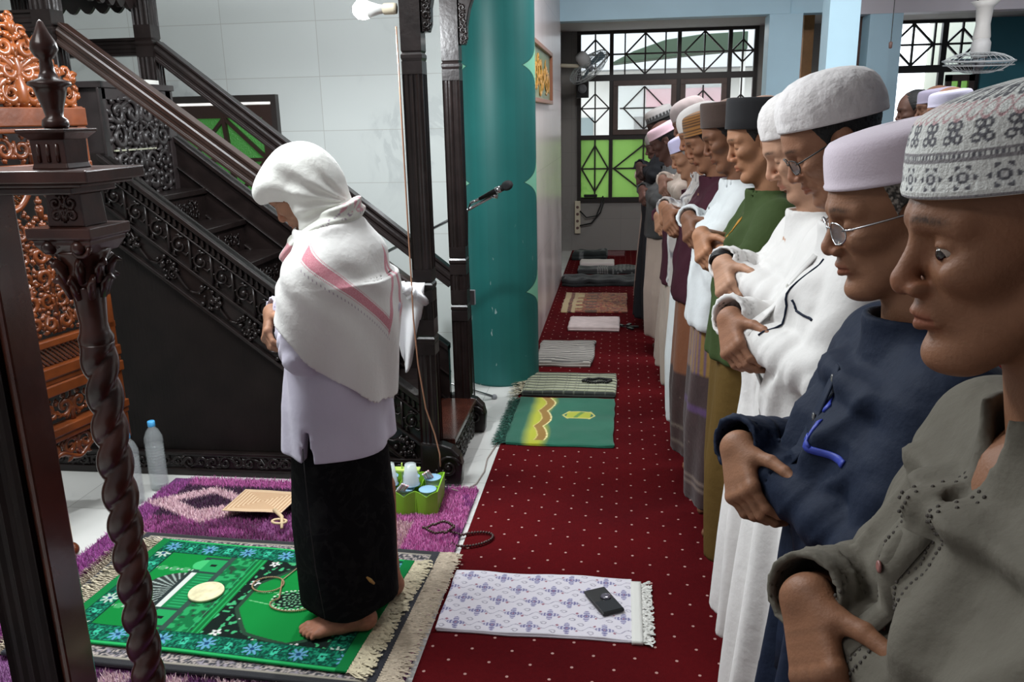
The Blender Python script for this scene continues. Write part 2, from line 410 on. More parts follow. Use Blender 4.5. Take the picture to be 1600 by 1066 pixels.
bar(sh, (3.66, 1.55), (3.75, 1.8), .03, Y-.02); bar(sh, (3.84, 1.55), (3.75, 1.8), .03, Y-.02); bar(sh, (3.75, 1.8), (3.75, 1.92), .03, Y-.02)
sh.put('shutter_frame', M['brown_frame'], win2, label='brown shutter frame with green pane')
MB().box((3.62, Y+.02, 1.33), (3.88, Y+.026, 1.96)).put('green_pane', M['green_pane'], win2)
# niche window behind the pulpit, seen between its handrails
win3 = empty('window_3', (0, 0, 0), kind='structure')
Yn = 5.07
f = MB()
for p in ((-2.90, -2.105, 1.75, 1.79), (-2.14, -2.105, .9, 1.75), (-2.90, -2.865, .9, 1.75)): f.box((p[0], Yn, p[2]), (p[1], Yn+.05, p[3]))
f.put('window_frame', M['black_frame'], win3)
f = MB()
for p in ((-2.865, -2.14, 1.655, 1.73), (-2.205, -2.14, .9, 1.655), (-2.865, -2.72, .9, 1.655)): f.box((p[0], Yn+.005, p[2]), (p[1], Yn+.045, p[3]))
bar(f, (-2.46, 1.655), (-2.40, .95), .024, Yn); bar(f, (-2.72, 1.40), (-2.205, 1.40), .022, Yn)
for a, b in (((-2.455, 1.655), (-2.205, 1.415)), ((-2.455, 1.655), (-2.72, 1.38)), ((-2.205, 1.40), (-2.46, 1.13)), ((-2.72, 1.40), (-2.46, 1.13))): bar(f, a, b, .02, Yn+.003)
f.put('casement', mat('dark_brown_casement', (.035, .018, .014), .4), win3)
MB().box((-2.72, Yn+.03, .9), (-2.205, Yn+.038, 1.655)).put('green_pane', mat('green_hammered_glass', (.035, .16, .03), .3, bump=1.0, bscale=90, emit=(.10, .42, .08), estr=.16), win3)  # solid wall behind; emission stands in for daylight through the glass
MB().box((-2.80, Yn-.0, 1.735), (-2.15, Yn+.03, 1.746)).put('glow_strip', mat('daylit_gap', (.8, .8, .8), emit=(1, .95, .9), estr=1.0), win3)  # no lamp: a glowing strip imitates daylight through a gap

# ------------------------------------------------------------------ what lies outside the windows
M['out_wall'] = mat('outside_wall', (.70, .68, .64), .9, var=.1, vscale=1)
M['out_green'] = mat('outside_leaves', (.10, .30, .05), .9, var=.5, vscale=6)
tag(MB().box((-3, 10.5, -.2), (9, 18, -.1)).put('yard_ground', mat('yard_concrete', (.55, .53, .5), .9, var=.1), kind='structure'))
hs = empty('house', (0, 15, 0), label='pale house with reddish sign and roof seen through the window grille', cat='building')
MB().box((-2.5, 0, -.1), (3.6, 2, 2.35)).put('house_wall', M['out_wall'], hs)
MB().hexa([(-2.7, -.6, 2.35), (3.8, -.6, 2.35), (3.8, 2, 2.35), (-2.7, 2, 2.35), (-2.7, .6, 3.1), (3.8, .6, 3.1), (3.8, 2, 3.1), (-2.7, 2, 3.1)]).put('house_roof', mat('grey_roof', (.32, .33, .33), .8), hs)
MB().box((.4, -.05, 1.75), (1.7, 0, 2.05)).put('sign_board', mat('pink_sign', (.75, .35, .38), .7), hs)
MB().box((.2, -.04, .2), (.9, .0, 1.6)).put('doorway', mat('outside_door', (.18, .15, .13), .7), hs)
MB().box((-1.2, -.04, .9), (-.5, .0, 1.6)).put('house_window', mat('outside_window', (.25, .3, .3), .3), hs)
aw = MB(); pts = [(-.2, 2.35), (.15, 2.52), (.6, 2.66), (1.1, 2.72), (1.75, 2.74), (1.75, 2.50), (1.1, 2.46), (.6, 2.42), (.15, 2.38)]
aw.prism(pts, 1, -2.2, -1.7).put('awning', mat('dark_green_awning', (.05, .08, .05), .7), hs, bevel=.01)
MB().box((1.70, -2.0, -.1), (1.76, -1.94, 2.6)).put('awning_post', M['out_wall'], hs)
oc = MB().lathe([(.42, -.1), (.42, 3.4)], 24, (4.55, 12.6, 0)).put('round_column', mat('grey_green_column', (.42, .43, .36), .8), smooth=True, label='grey green round column outside the right window', cat='column')
for i, (x, y, r) in enumerate(((1.3, 12.3, .5), (-.9, 12.6, .45))):
    b = MB()
    for k in range(240):
        v = Vector(rng.normal(size=3)).normalized()*r*(.5+.5*rng.random()); c = Vector((x, y, .55))+Vector((v.x, v.y, v.z*1.1))
        t = Vector(rng.normal(size=3)).normalized(); u = t.orthogonal().normalized()
        b.add([c, c+t*.06+u*.03, c+t*.13, c+t*.06-u*.03], [(0, 1, 2, 3)])
    sh_ = b.tube([(x, y, -.1), (x, y, .5)], .03, 6).put('shrub', M['out_green'], label=('green bush outside, behind the casement nearer the pillars', 'green bush outside, behind the narrow left window lights')[i], cat='shrub')
# ------------------------------------------------------------------ green scalloped column
def fn_scallop(t, tc, src):
    x, y, z = obj_xyz(t, tc)
    ang = y.atan2(x)                           # -pi..pi around the column
    u = (ang/(2*PI)*2+.972)
    a = ((u.fr()-.5).abs()*2)                  # 0 petal middle, 1 seam
    v = ((z-.588)/.6625)
    s = (v.fr()*PI).sin()                      # 0 at petal joints
    edge = (s*-1+1)
    edge = edge*edge*edge*.50
    light = (a+edge) > .985
    d = ((a+edge)-.985).abs() < .018
    n = noise_of(t, tc, 3, 4)
    facet = ((u*12).fr()-.5)*.16
    base = mixc(t, n+facet, (.008, .095, .088), (.014, .150, .138))
    c = mixc(t, light, base, (.20, .50, .34))
    c = mixc(t, d*.85, c, (.01, .06, .05))
    sp = noise_of(t, tc, 28, 2, stretch=(1, 1, .35)) > .735
    low = (z*-1.4+1.5).mx(0).mn(1)
    return mixc(t, sp*low*.7, c, (.42, .52, .50))
M['scallop'] = mat('scalloped_green_column', rough=.5, fn=fn_scallop)
gc = MB(); prof = []
r = .232
for i in range(200):
    z = 3.2*i/199; prof.append((r, z))
gc.lathe(prof, 64)
gc.put('round_column', M['scallop'], smooth=False, loc=(-.745, 5.12, 0), label='round dark green column painted with scalloped petals beside the pulpit', cat='column', kind='structure').data.shade_smooth()

# ------------------------------------------------------------------ framed calligraphy on the side wall
pic = empty('framed_calligraphy', (-.598, 6.2, 1.92), label='framed gold calligraphy on green ground hanging on the marble wall', cat='picture')
ph, pw = .2, .88
f = MB()
for a, b in (((0, -pw, ph-.03), (.035, pw, ph)), ((0, -pw, -ph), (.035, pw, -ph+.03)), ((0, -pw, -ph+.03), (.035, -pw+.04, ph-.03)), ((0, pw-.04, -ph+.03), (.035, pw, ph-.03))): f.box(a, b)
f.put('frame', mat('frame_gilt_brown', (.30, .12, .07), .35), pic, bevel=.004)
def fn_pic(t, tc, src):
    x, y, z = obj_xyz(t, tc)
    e = (y.abs()/.84)._o('POWER', 8)
    n = noise_of(t, tc, 2.5, 3)
    return mixc(t, (n-.35).mx(0).mn(1), (.14, .22, .10), (.45, .47, .28))
MB().box((0, -pw+.04, -ph+.03), (.012, pw-.04, ph-.03)).put('print', mat('green_ground', rough=.3, fn=fn_pic), pic)
cal = MB()
for i in range(9):
    cx = -.62+.155*i
    for k in range(5):
        a0 = rng.random()*6; rr = .035+.05*rng.random(); cz = (rng.random()-.5)*.16; L_ = 2.2+rng.random()*2.4
        pts = [(.016, cx+(rng.random()-.5)*.02+rr*1.2*math.cos(a0+L_*q/9), cz+rr*math.sin(a0+L_*q/9)) for q in range(10)]
        cal.tube(pts, [.004+.012*math.sin(PI*q/9) for q in range(10)], 5, up=(1, 0, 0), flat=.4)
cal.put('lettering', mat('gold_lettering', (.62, .30, .05), .4), pic, label='gold flowing script')

# ------------------------------------------------------------------ fans
def fan(name, loc, tilt, R_, mount, label, rz=0):
    r = empty(name, loc, rz, label=label, cat='fan')
    hub = mount(r)
    Rm = tilt
    cage = MB()
    def ring(rad, z, w=.004): cage.tube([Rm @ Vector((rad*math.cos(2*PI*i/36), rad*math.sin(2*PI*i/36), z)) for i in range(37)], w, 5, cap=False)
    ring(R_, 0, .007); ring(R_*.98, -.03, .004); ring(R_*.35, -.085, .003); ring(R_*.7, -.07, .003); ring(R_*.35, .06, .003); ring(R_*.7, .04, .003)
    for i in range(32):
        a = 2*PI*i/32; c, s = math.cos(a), math.sin(a)
        for sg in (-1, 1):
            pts = [Rm @ Vector((c*R_*q, s*R_*q, (-.09 if sg < 0 else .065)*(1-q**3))) for q in (.15, .4, .65, .85, 1)]
            cage.tube(pts, .0018, 3, cap=False)
    cage.put('cage', mat(name+'_cage', (.50, .52, .52), .4, .2), r)
    for i in range(3):
        bl = MB(); vs = []
        for q in np.linspace(.14, .86, 8):
            for s_ in np.linspace(-1, 1, 5):
                a = 2*PI*i/3+s_*.42*(1-.25*q); vs.append(Rm @ Vector((R_*q*math.cos(a), R_*q*math.sin(a), .018*s_)))
        for k in range(7):
            for j in range(4): pass
        fs = [(k*5+j, k*5+j+1, k*5+j+6, k*5+j+5) for k in range(7) for j in range(4)]
        bl.add(vs, fs); o = bl.put('blade', M['fan_blade'], r, smooth=True)
        sd = o.modifiers.new('thickness', 'SOLIDIFY'); sd.thickness = .003
    h = MB().lathe([(.0, -.06), (.03, -.055), (.042, -.02), (.04, .02)], 16, R=Rm); h.put('hub', M['grey_plastic'], r, smooth=True)
    m = MB().lathe([(.055, .02), (.068, .05), (.066, .13), (.05, .16), (0, .165)], 20, R=Rm); m.put('motor', mat(name+'_motor', (.55, .54, .53), .45), r, smooth=True)
    return r
M['fan_blade'] = mat('fan_blade_blue_grey', (.16, .23, .27), .4)
def m1(r):
    MB().tube([(-.40, 0, .02), (-.05, 0, .0)], .02, 10).put('wall_arm', M['cream_plastic'], r, smooth=True)
    MB().box((-.42, -.06, -.1), (-.38, .06, .12)).put('wall_plate', M['black_metal'], r, bevel=.004)
R1 = (Matrix.Rotation(math.radians(-38), 3, 'Y') @ Matrix.Rotation(math.radians(24), 3, 'X'))
fan('wall_fan', (-.36, 9.2, 2.13), R1, .235, m1, 'tilted wall fan with blue grey blades in the recess by the far window')
def m2(r):
    MB().lathe([(.05, .0), (.062, .05), (.05, .14), (.06, .26), (.10, .30)], 18, (0, 0, .12)).put('mount', mat('fan_mount_white', (.62, .60, .57), .45), r, smooth=True)
fan('ceiling_fan', (2.66, 7.0, 1.965), Matrix.Rotation(math.radians(4), 3, 'X'), .245, m2, 'caged fan hanging from two rods at the upper right')
fr = MB()
for dx in (-.055, .07): fr.tube([(2.66+dx, 7.0, 2.36), (2.66+dx*1.1, 7.0, 3.2)], .006, 6)
tag(fr.put('hanging_rod', M['black_metal']), 'pair of thin rods from the ceiling carrying the caged fan', 'rod')

# speaker, power strip, cables beside far window
sp = empty('loudspeaker', (-.46, 10.1, 1.93), label='small black loudspeaker box below the wall fan', cat='speaker')
MB().box((-.07, -.06, -.10), (.07, .06, .10)).put('cabinet', M['black_metal'], sp, bevel=.006)
MB().lathe([(.05, 0), (.052, .006), (.02, .002), (0, .0)], 20, (0, -.061, 0), R=Matrix.Rotation(PI/2, 3, 'X')).put('driver', M['grey_plastic'], sp, smooth=True)
MB().box((-.02, .06, -.02), (.02, .25, .02)).put('bracket', M['black_metal'], sp)
ps = empty('power_strip', (-.53, 10.32, .42), label='cream power strip fixed upright below the far window', cat='power strip')
MB().box((-.035, -.0, -.2), (.035, .04, .2)).put('housing', M['cream_plastic'], ps, bevel=.006)
for k in range(4): MB().lathe([(.018, 0), (.018, -.003), (0, -.003)], 12, (0, 0, -.13+.085*k), R=Matrix.Rotation(-PI/2, 3, 'X')).put('socket', M['brown_board'], ps)
pc_ = MB()
pc_.tube([(-.5, 10.31, .5), (-.42, 10.3, .42), (-.3, 10.3, .44), (-.25, 10.31, .56), (-.22, 10.32, .68)], .009, 6)
pc_.tube([(-.5, 10.31, .32), (-.36, 10.3, .35), (-.25, 10.3, .48), (-.2, 10.31, .64)], .009, 6)
tag(pc_.put('power_cable', M['black_metal'], smooth=True), 'black cables looping from the cream power strip to the sill', 'cable')
tag(MB().box((-.45, 10.28, .668), (-.29, 10.34, .70)).put('adapter_box', M['black_metal'], bevel=.004), 'small black adapter lying on the far window sill', 'adapter')

# ------------------------------------------------------------------ rugs
def rgb(*c): return np.array(c, float)
def lay(shape, c): return np.broadcast_to(np.array(c, float), shape+(3,)).copy()
def paint(C, m, c): C[m] = c
# shaggy purple rug -------------------------------------------------
SX0, SX1, SY0, SY1 = -2.075, -.61, 1.0, 3.40
def shag_col(x, y):
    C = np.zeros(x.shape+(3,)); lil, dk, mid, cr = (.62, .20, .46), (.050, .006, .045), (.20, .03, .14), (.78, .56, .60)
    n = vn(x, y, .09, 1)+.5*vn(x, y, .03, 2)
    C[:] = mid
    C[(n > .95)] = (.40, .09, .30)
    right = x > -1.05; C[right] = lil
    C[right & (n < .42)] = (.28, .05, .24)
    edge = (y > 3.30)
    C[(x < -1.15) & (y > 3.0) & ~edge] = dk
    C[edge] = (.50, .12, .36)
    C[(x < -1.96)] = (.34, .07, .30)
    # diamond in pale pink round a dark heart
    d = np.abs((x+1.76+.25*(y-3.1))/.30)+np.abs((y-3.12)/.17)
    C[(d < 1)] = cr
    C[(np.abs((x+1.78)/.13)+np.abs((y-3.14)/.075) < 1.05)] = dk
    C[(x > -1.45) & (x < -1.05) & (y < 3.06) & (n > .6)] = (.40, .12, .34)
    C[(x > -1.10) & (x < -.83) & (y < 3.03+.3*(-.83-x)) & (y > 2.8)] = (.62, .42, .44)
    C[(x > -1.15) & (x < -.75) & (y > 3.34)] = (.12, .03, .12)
    # near edge: mottled blocks
    low = y < 2.1
    ck = (np.floor(x/.09)+np.floor(y/.08)) % 2
    C[low & (ck > 0) & (x > -1.75)] = (.66, .50, .52)
    C[low & (ck == 0) & (x > -1.75)] = (.13, .02, .12)
    C[low & (x <= -1.75)] = (.34, .14, .34)
    return C
shag = empty('shag_rug', (0, 0, 0), label='shaggy purple and pink rug on the marble floor under the prayer rugs', cat='rug')
MB().box((SX0+.01, SY0, .0), (SX1-.01, SY1-.01, .012)).put('rug_backing', mat('rug_backing', (.12, .03, .12), .9), shag)
def tufts(x, y, h, w, colf, z0, seed=3, lean=.5, fade=.0):
    g = np.random.default_rng(seed); n = len(x)
    a = g.random(n)*2*PI; ln = (g.random(n)**.7)*lean*h; hh = h*(.7+.5*g.random(n))
    b = g.random(n)*2*PI; wx, wy = np.cos(b)*w, np.sin(b)*w
    dx, dy = np.cos(a)*ln, np.sin(a)*ln
    z = np.full(n, z0)
    P = np.stack([np.stack([x-wx, y-wy, z], -1), np.stack([x+wx, y+wy, z], -1),
                  np.stack([x+dx*.4+wx*.8, y+dy*.4+wy*.8, z+hh*.6], -1), np.stack([x+dx*.4-wx*.8, y+dy*.4-wy*.8, z+hh*.6], -1),
                  np.stack([x+dx+wx*.35, y+dy+wy*.35, z+hh], -1), np.stack([x+dx-wx*.35, y+dy-wy*.35, z+hh], -1)], 1)
    i = np.arange(n)[:, None]*6
    F = np.concatenate([i+np.array([[0, 1, 2, 3]]), i+np.array([[3, 2, 4, 5]])])
    C = colf(x, y)*(1.0+.6*g.random(n))[:, None]
    return P.reshape(-1, 3), F, np.repeat(C, 6, 0)
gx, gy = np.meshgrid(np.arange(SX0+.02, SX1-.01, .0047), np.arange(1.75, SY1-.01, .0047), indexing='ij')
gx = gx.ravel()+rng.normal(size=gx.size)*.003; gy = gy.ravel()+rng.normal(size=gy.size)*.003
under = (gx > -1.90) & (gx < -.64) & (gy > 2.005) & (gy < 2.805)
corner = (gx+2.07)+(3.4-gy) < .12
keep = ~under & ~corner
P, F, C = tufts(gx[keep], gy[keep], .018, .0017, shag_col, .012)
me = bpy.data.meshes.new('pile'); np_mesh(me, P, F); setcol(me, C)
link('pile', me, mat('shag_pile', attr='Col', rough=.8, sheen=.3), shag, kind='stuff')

# brown patterned rug with black borders and long fringe -------------
def fringe(mb_x, along, out, n, length, w, z, col, seed, curl=.25):
    """loose threads as thin bent ribbons: start points mb_x -> out direction"""
    g = np.random.default_rng(seed); V = []; Fc = []; Cc = []
    (x0, y0), (x1, y1) = mb_x
    for i in range(n):
        t = (i+g.random()*.8)/n; x, y = x0+(x1-x0)*t, y0+(y1-y0)*t
        a = math.atan2(out[1], out[0])+g.normal()*curl; L_ = length*(.8+.3*g.random()); k = 5; base = len(V)
        for j in range(k+1):
            a2 = a+(g.random()-.5)*.35
            V.append((x-math.sin(a)*w, y+math.cos(a)*w, z+.004*math.sin(j*1.3+i)+.003)); V.append((x+math.sin(a)*w, y-math.cos(a)*w, z+.004*math.sin(j*1.3+i)+.001))
            sh = .75+.35*g.random(); Cc += [np.array(col)*sh]*2
            x += math.cos(a2)*L_/k; y += math.sin(a2)*L_/k
        Fc += [(base+2*j, base+2*j+1, base+2*j+3, base+2*j+2) for j in range(k)]
    return np.array(V), np.array(Fc), np.array(Cc)
def put_fringe(parent, segs, name='fringe', m=None):
    Vs, Fs, Cs, n = [], [], [], 0
    for s in segs:
        V, F_, C_ = fringe(**s); Vs.append(V); Fs.append(F_+n); Cs.append(C_); n += len(V)
    me = bpy.data.meshes.new(name); np_mesh(me, np.concatenate(Vs), np.concatenate(Fs)); setcol(me, np.concatenate(Cs))
    o = link(name, me, m or M['attr'], parent); return o
def rough_pat(U, V, seed, pal, s=.008, base=None):
    C = np.zeros(U.shape+(3,)); n = vn(U, V, s, seed); n2 = vn(U+3, V*1.3, s*1.3, seed+5)
    k = len(pal); idx = np.clip(((n*.6+n2*.4-.15)/.7*k).astype(int), 0, k-1)
    return np.array(pal)[idx]
RX0, RX1, RY0, RY1 = -1.89, -.676, 2.01, 2.80
def brown_col(U, V):
    W, H = RX1-RX0, RY1-RY0
    e = np.minimum(np.minimum(U, W-U), np.minimum(V, H-V))
    pal = [(.05, .05, .06), (.33, .24, .21), (.42, .31, .27), (.28, .21, .20), (.50, .42, .36), (.38, .20, .14)]
    C = rough_pat(U, V, 11, pal, .007)
    b2 = (e > .035) & (e < .075); C2 = rough_pat(U, V, 21, [(.02, .02, .03), (.45, .38, .35), (.03, .03, .04), (.30, .26, .30)], .009)
    C[b2] = C2[b2]
    blk = (e < .026); C[blk] = (.008, .008, .012)
    C[np.abs(e-.028) < .004] = (.30, .27, .22)
    C[(U < .03) | (U > W-.03)] = (.008, .009, .018)
    return C*.9
brug = empty('patterned_rug', label='brown patterned rug with black border and long cream fringe', cat='rug')
def bz(U, V): return .036+.004*vn(U, V, .2, 4)+.012*np.clip(vn(U, V*2, .35, 8)-.6, 0, 1)*(V < .15)
_a = math.radians(-2.2); _c = Vector((-1.27, 2.40, 0)); brug.rotation_euler = (0, 0, _a); brug.location = _c-Matrix.Rotation(_a, 3, 'Z') @ _c
grid_cloth('rug_field', RX0, RX1, RY0, RY1, .0045, bz, brown_col, M['attr'], brug, .012)
cream = (.60, .50, .38)
put_fringe(brug, [dict(mb_x=((RX1, RY0), (RX1, RY1)), along=0, out=(1, 0), n=420, length=.085, w=.0016, z=.034, col=cream, seed=1),
                  dict(mb_x=((RX1, RY0), (RX1, RY1)), along=0, out=(1, 0), n=420, length=.05, w=.003, z=.032, col=cream, seed=2, curl=.08),
                  dict(mb_x=((RX0, RY0), (RX0, RY1)), along=0, out=(-1, 0), n=420, length=.075, w=.0016, z=.034, col=cream, seed=3),
                  dict(mb_x=((RX0, RY0), (RX0, RY1)), along=0, out=(-1, 0), n=380, length=.04, w=.003, z=.032, col=cream, seed=4, curl=.08)])
# green prayer rug ---------------------------------------------------
GX0, GX1, GY0, GY1 = -1.79, -.763, 2.075, 2.72
def green_col(U, V):
    W, H = GX1-GX0, GY1-GY0; s = U.shape
    g1, g2 = (.004, .19, .035), (.002, .045, .012); blk = (.006, .012, .010)
    C = lay(s, g1); C *= (.92+.16*vn(U, V, .12, 3))[..., None]
    # figure coordinates: p along the rug from the top end (left) to the foot end (right), q across from centre
    p, q = U+.11, V-H/2
    # mosque drawing
    A = (p > .27) & (p < .62) & (np.abs(q) < .235)
    dome = (((p-.36)/.115)**2+(q/.105)**2 < 1) & (p < .37)
    C[dome] = (.028, .035, .033); C[dome & (np.sin(np.arctan2(q, .39-p)*34) > .55)] = (.30, .36, .33)
    C[(p > .365) & (p < .385) & (np.abs(q) < .11)] = (.55, .58, .54)
    C[(p > .385) & (p < .47) & (np.abs(q) < .115)] = (.008, .16, .05)
    C[(p > .40) & (p < .455) & (np.abs(q) < .105) & ((q*60 % 1) < .35)] = (.02, .30, .10)
    C[(p > .35) & (p < .365) & (np.abs(q) < .12)] = (.02, .03, .03)
    for sg in (-1, 1):
        qq = q*sg-.165
        C[(p > .36) & (p < .52) & (np.abs(qq) < .055)] = (.02, .05, .04)
        C[(((p-.38)/.04)**2+(qq/.035)**2 < 1) & (p < .385)] = (.05, .42, .14)
        C[(p > .385) & (p < .455) & (np.abs(qq) < .042)] = (.015, .27, .08)
        C[(p > .465) & (p < .50) & (np.abs(qq) < .055)] = (.01, .17, .06)
        C[(np.abs(p-.42) < .012) & (np.abs(qq) < .008)] = blk
        m = (p > .12) & (p < .36) & (np.abs(q*sg-.125) < .007); C[m & ((p*45 % 1) < .7)] = (.30, .40, .33)
        C[(p > .22) & (p < .36) & (np.abs(q*sg-.125) < .014) & ((p*22 % 1) < .5)] = (.05, .30, .10)
    C[(p > .455) & (p < .475) & (np.abs(q) < .24)] = (.03, .06, .05)
    st = (p > .475) & (p < .565) & (np.abs(q) < .26); n = vn(p*.8, q, .014, 9)
    C[st] = (.006, .13, .04); C[st & (n > .6)] = (.02, .28, .09); C[st & (n < .22)] = (.02, .05, .03)
    for k in range(5): C[(np.abs(p-(.555+.009*k)) < .002)] = (.01, .05, .03) if k % 2 else (.03, .32, .12)
    # flower field with an arch of plain green
    F_ = p > .60
    arch = np.sqrt(((p-.86)/.24)**2+(q/.25)**2)+.045*np.abs(np.sin(np.arctan2(q, (p-.86))*4.5))
    ff = F_ & (arch > .93); C[ff] = blk
    lf = vn(p, q, .011, 13)*vn(p*1.5, q, .02, 14); C[ff & (lf > .42)] = (.05, .34, .14)
    C[F_ & (np.abs(arch-.94) < .03)] = (.02, .05, .03)
    for fp, fq in ((.64, .21), (.74, .235), (.65, -.215), (.78, -.245), (.90, .24), (.93, -.24), (.70, -.12), (.63, .08)):
        rr = np.hypot(p-fp, q-fq); an = np.arctan2(q-fq, p-fp)
        C[ff & (rr < .020*(.72+.28*np.cos(an*5)))] = (.62, .60, .58); C[ff & (rr < .005)] = blk
    # hanging lamp and diamond medallions inside the arch
    rr = np.hypot((p-.81)/1.25, q/1.0); an = np.arctan2(q, p-.81)
    md = rr < .052*(1+.13*np.cos(an*16)); C[md] = blk; C[md & (np.sin(rr*330)*np.cos(an*8) > .35)] = (.16, .40, .22)
    C[(np.abs(rr-.058) < .003) & (np.sin(an*28) > 0)] = (.5, .62, .48)
    for sg in (-1, 1): C[(np.abs(q-sg*.03-.15*(p-.7)*sg) < .0022) & (p > .66) & (p < .76) & ((p*160 % 1) < .5)] = (.25, .62, .3)
    d = np.abs((p-.97)/.06)+np.abs(q/.085); C[d < 1] = blk; C[(d < .9) & (vn(p, q, .008, 17) > .6)] = (.55, .58, .5)
    d = np.abs((p-.985)/.05)+np.abs((q-.2)/.04); C[(d < 1)] = blk
    # border
    eu = np.minimum(U, W-U); ev = np.minimum(V, H-V)
    bu = (eu > .035) & (eu < .10); bv = (ev < .088) & (ev > .012)
    for bm, a, b, wd, c0 in ((bu, V, eu-.0675, .065, .4), (bv, U, ev-.05, .075, 0)):
        cell = (a/.155) % 1-.5; aa = cell*.155; r_ = np.hypot(aa, b); th = np.arctan2(b, aa)
        C[bm] = (.003, .075, .045)
        n = vn(a*1.2, b, .0062, 23); C[bm & (n > .62)] = (.01, .20, .11); C[bm & (n < .25)] = (.004, .03, .025)
        star = (r_ < .032*(.25+.75*np.abs(np.cos(th*4))**1.5)); colr = (.11, .30, .46) if c0 == 0 else (.40, .50, .43)
        C[bm & star] = colr; C[bm & (r_ < .008)] = (.01, .05, .12)
        C[bm & (np.abs(np.abs(cell)-.5)*.155 < .012) & (np.abs(b) < .018) & (n > .35)] = (.04, .42, .26)
    for e_ in (.035, .10): C[(np.abs(eu-e_) < .003) & (ev > .08)] = (.004, .03, .02)
    for e_ in (.012, .090): C[(np.abs(ev-e_) < .0025)] = (.004, .03, .02)
    C[ev < .012] = (.02, .36, .10)
    C[(eu < .035)] = (.005, .16, .04)
    return C
grn = empty('prayer_rug', label='bright green prayer rug with mosque drawing and flower border under the standing imam', cat='rug')
def gz(U, V): return .050+.002*vn(U, V, .15, 5)
_a = math.radians(-4.2); _c = Vector((-1.27, 2.40, 0)); grn.rotation_euler = (0, 0, _a); grn.location = _c-Matrix.Rotation(_a, 3, 'Z') @ _c
grid_cloth('rug_field', GX0, GX1, GY0, GY1, .003, gz, green_col, mat('velvet_pile', attr='Col', rough=.9, spec=.12, bump=.2, bscale=500), grn, .008,
           wave=lambda U, V: (.006*vn(V, U*0+1, .12, 3)*((U > 1.0)), .010*(vn(U, V*0+1, .16, 7)-.5)))
put_fringe(grn, [dict(mb_x=((GX1, GY0), (GX1, GY1)), along=0, out=(1, -.15), n=300, length=.075, w=.003, z=.044, col=(.66, .58, .40), seed=6, curl=.35),
                 dict(mb_x=((GX1, GY0), (GX1, GY1)), along=0, out=(1, 0), n=200, length=.035, w=.004, z=.044, col=(.60, .52, .36), seed=7, curl=.1),
                 dict(mb_x=((GX0, GY0), (GX0, GY1)), along=0, out=(-1, 0), n=320, length=.085, w=.003, z=.044, col=(.66, .58, .42), seed=8, curl=.12)])

# ------------------------------------------------------------------ folded mats laid along the carpet edge
def folded(name, x0, x1, y0, y1, h, cf, label, cat, step=.006, m=None, wob=.006, seed=0, layers=2, fr=None, kids=None):
    r = empty(name, label=label, cat=cat)
    def zf(U, V):
        W, H = x1-x0, y1-y0; e = np.minimum(np.minimum(U, W-U), np.minimum(V, H-V))
        return .007+h*(.75+.25*np.sqrt(np.clip(e/.02, 0, 1)))+wob*(vn(U, V, .09, seed)-.5)
    def wv(U, V): return wob*2.2*(vn(V, U*0+seed, .08, seed+1)-.5), wob*2.2*(vn(U, V*0+seed, .12, seed+2)-.5)
    grid_cloth('folded_cloth' if 'rug' not in name else 'rug_field', x0, x1, y0, y1, step, zf, cf, m or M['attr'], r, h*.98 if layers < 2 else h*.55, wave=wv)
    if layers > 1:
        grid_cloth('under_fold', x0+.004, x1-.003, y0-.003, y1-.004, .012, lambda U, V: .007+h*.45+0*U, cf, m or M['attr'], r, h*.42, wave=wv)
    if fr: put_fringe(r, fr)
    return r
def stripes_u(U, V, s, a, b, duty=.5): return np.where(((V/s) % 1 < duty)[..., None], np.array(a), np.array(b))
# green mat with a gold arch and kaaba motif
def c_green(U, V):
    W, H = .555, .73; C = lay(U.shape, (.004, .115, .065)); C *= (.9+.2*vn(U, V, .1, 2))[..., None]
    y_ = np.clip((.15-np.abs(U-.135-.03*np.sin(V*9)))/.05, 0, 1)
    y_ = np.clip((.215-U+.02*np.sin(V*12))/.05, 0, 1)*np.clip((U-.075)/.05, 0, 1)
    C = C*(1-y_[..., None])+np.array((.42, .44, .02))*y_[..., None]
    s = .178+.035*np.abs(np.sin(V/H*PI*3.0)); bandm = (U > s-.052) & (U < s) & (V > .05); C[bandm] = (.28, .15, .02)
    C[(np.abs(U-s) < .004) & (V > .05)] = (.75, .66, .30); C[(np.abs(U-s+.052) < .003) & (V > .05)] = (.60, .50, .15)
    u0, v0 = U-.36, V-.43
    k = (np.abs(v0) < .055) & (np.abs(u0) < .065); C[k] = (.38, .42, .03)
    C[k & (np.abs(u0-.4*v0) < .012)] = (.12, .25, .04); C[(np.abs(np.abs(u0)+np.abs(v0)*.5-.088) < .005) & (np.abs(v0) < .06)] = (.6, .55, .15)
    C[k & (np.abs(v0) > .045)] = (.55, .48, .15); C[(U < .075)] = (.002, .095, .055)
    return C
folded('prayer_rug', -.575, -.02, 3.93, 4.66, .014, c_green, 'green folded prayer mat with yellow arch border and small cube motif', 'mat', .005, seed=3,
       fr=[dict(mb_x=((-.57, 3.94), (-.565, 4.65)), along=0, out=(-1, -.1), n=300, length=.075, w=.004, z=.012, col=(.006, .14, .09), seed=12, curl=.35)])
def c_plaid(U, V):
    C = lay(U.shape, (.34, .36, .22)); a = (U/.062) % 1; b = (V/.052) % 1
    C[(a < .12) | ((a > .3) & (a < .36))] *= .55; C[(b < .34)] = (.025, .03, .025); C[(b > .55) & (b < .62)] = (.06, .07, .05); C[(b > .8) & (b < .9)] = (.55, .56, .45)
    C[(b < .34) & (a < .12)] = (.10, .11, .08); return C
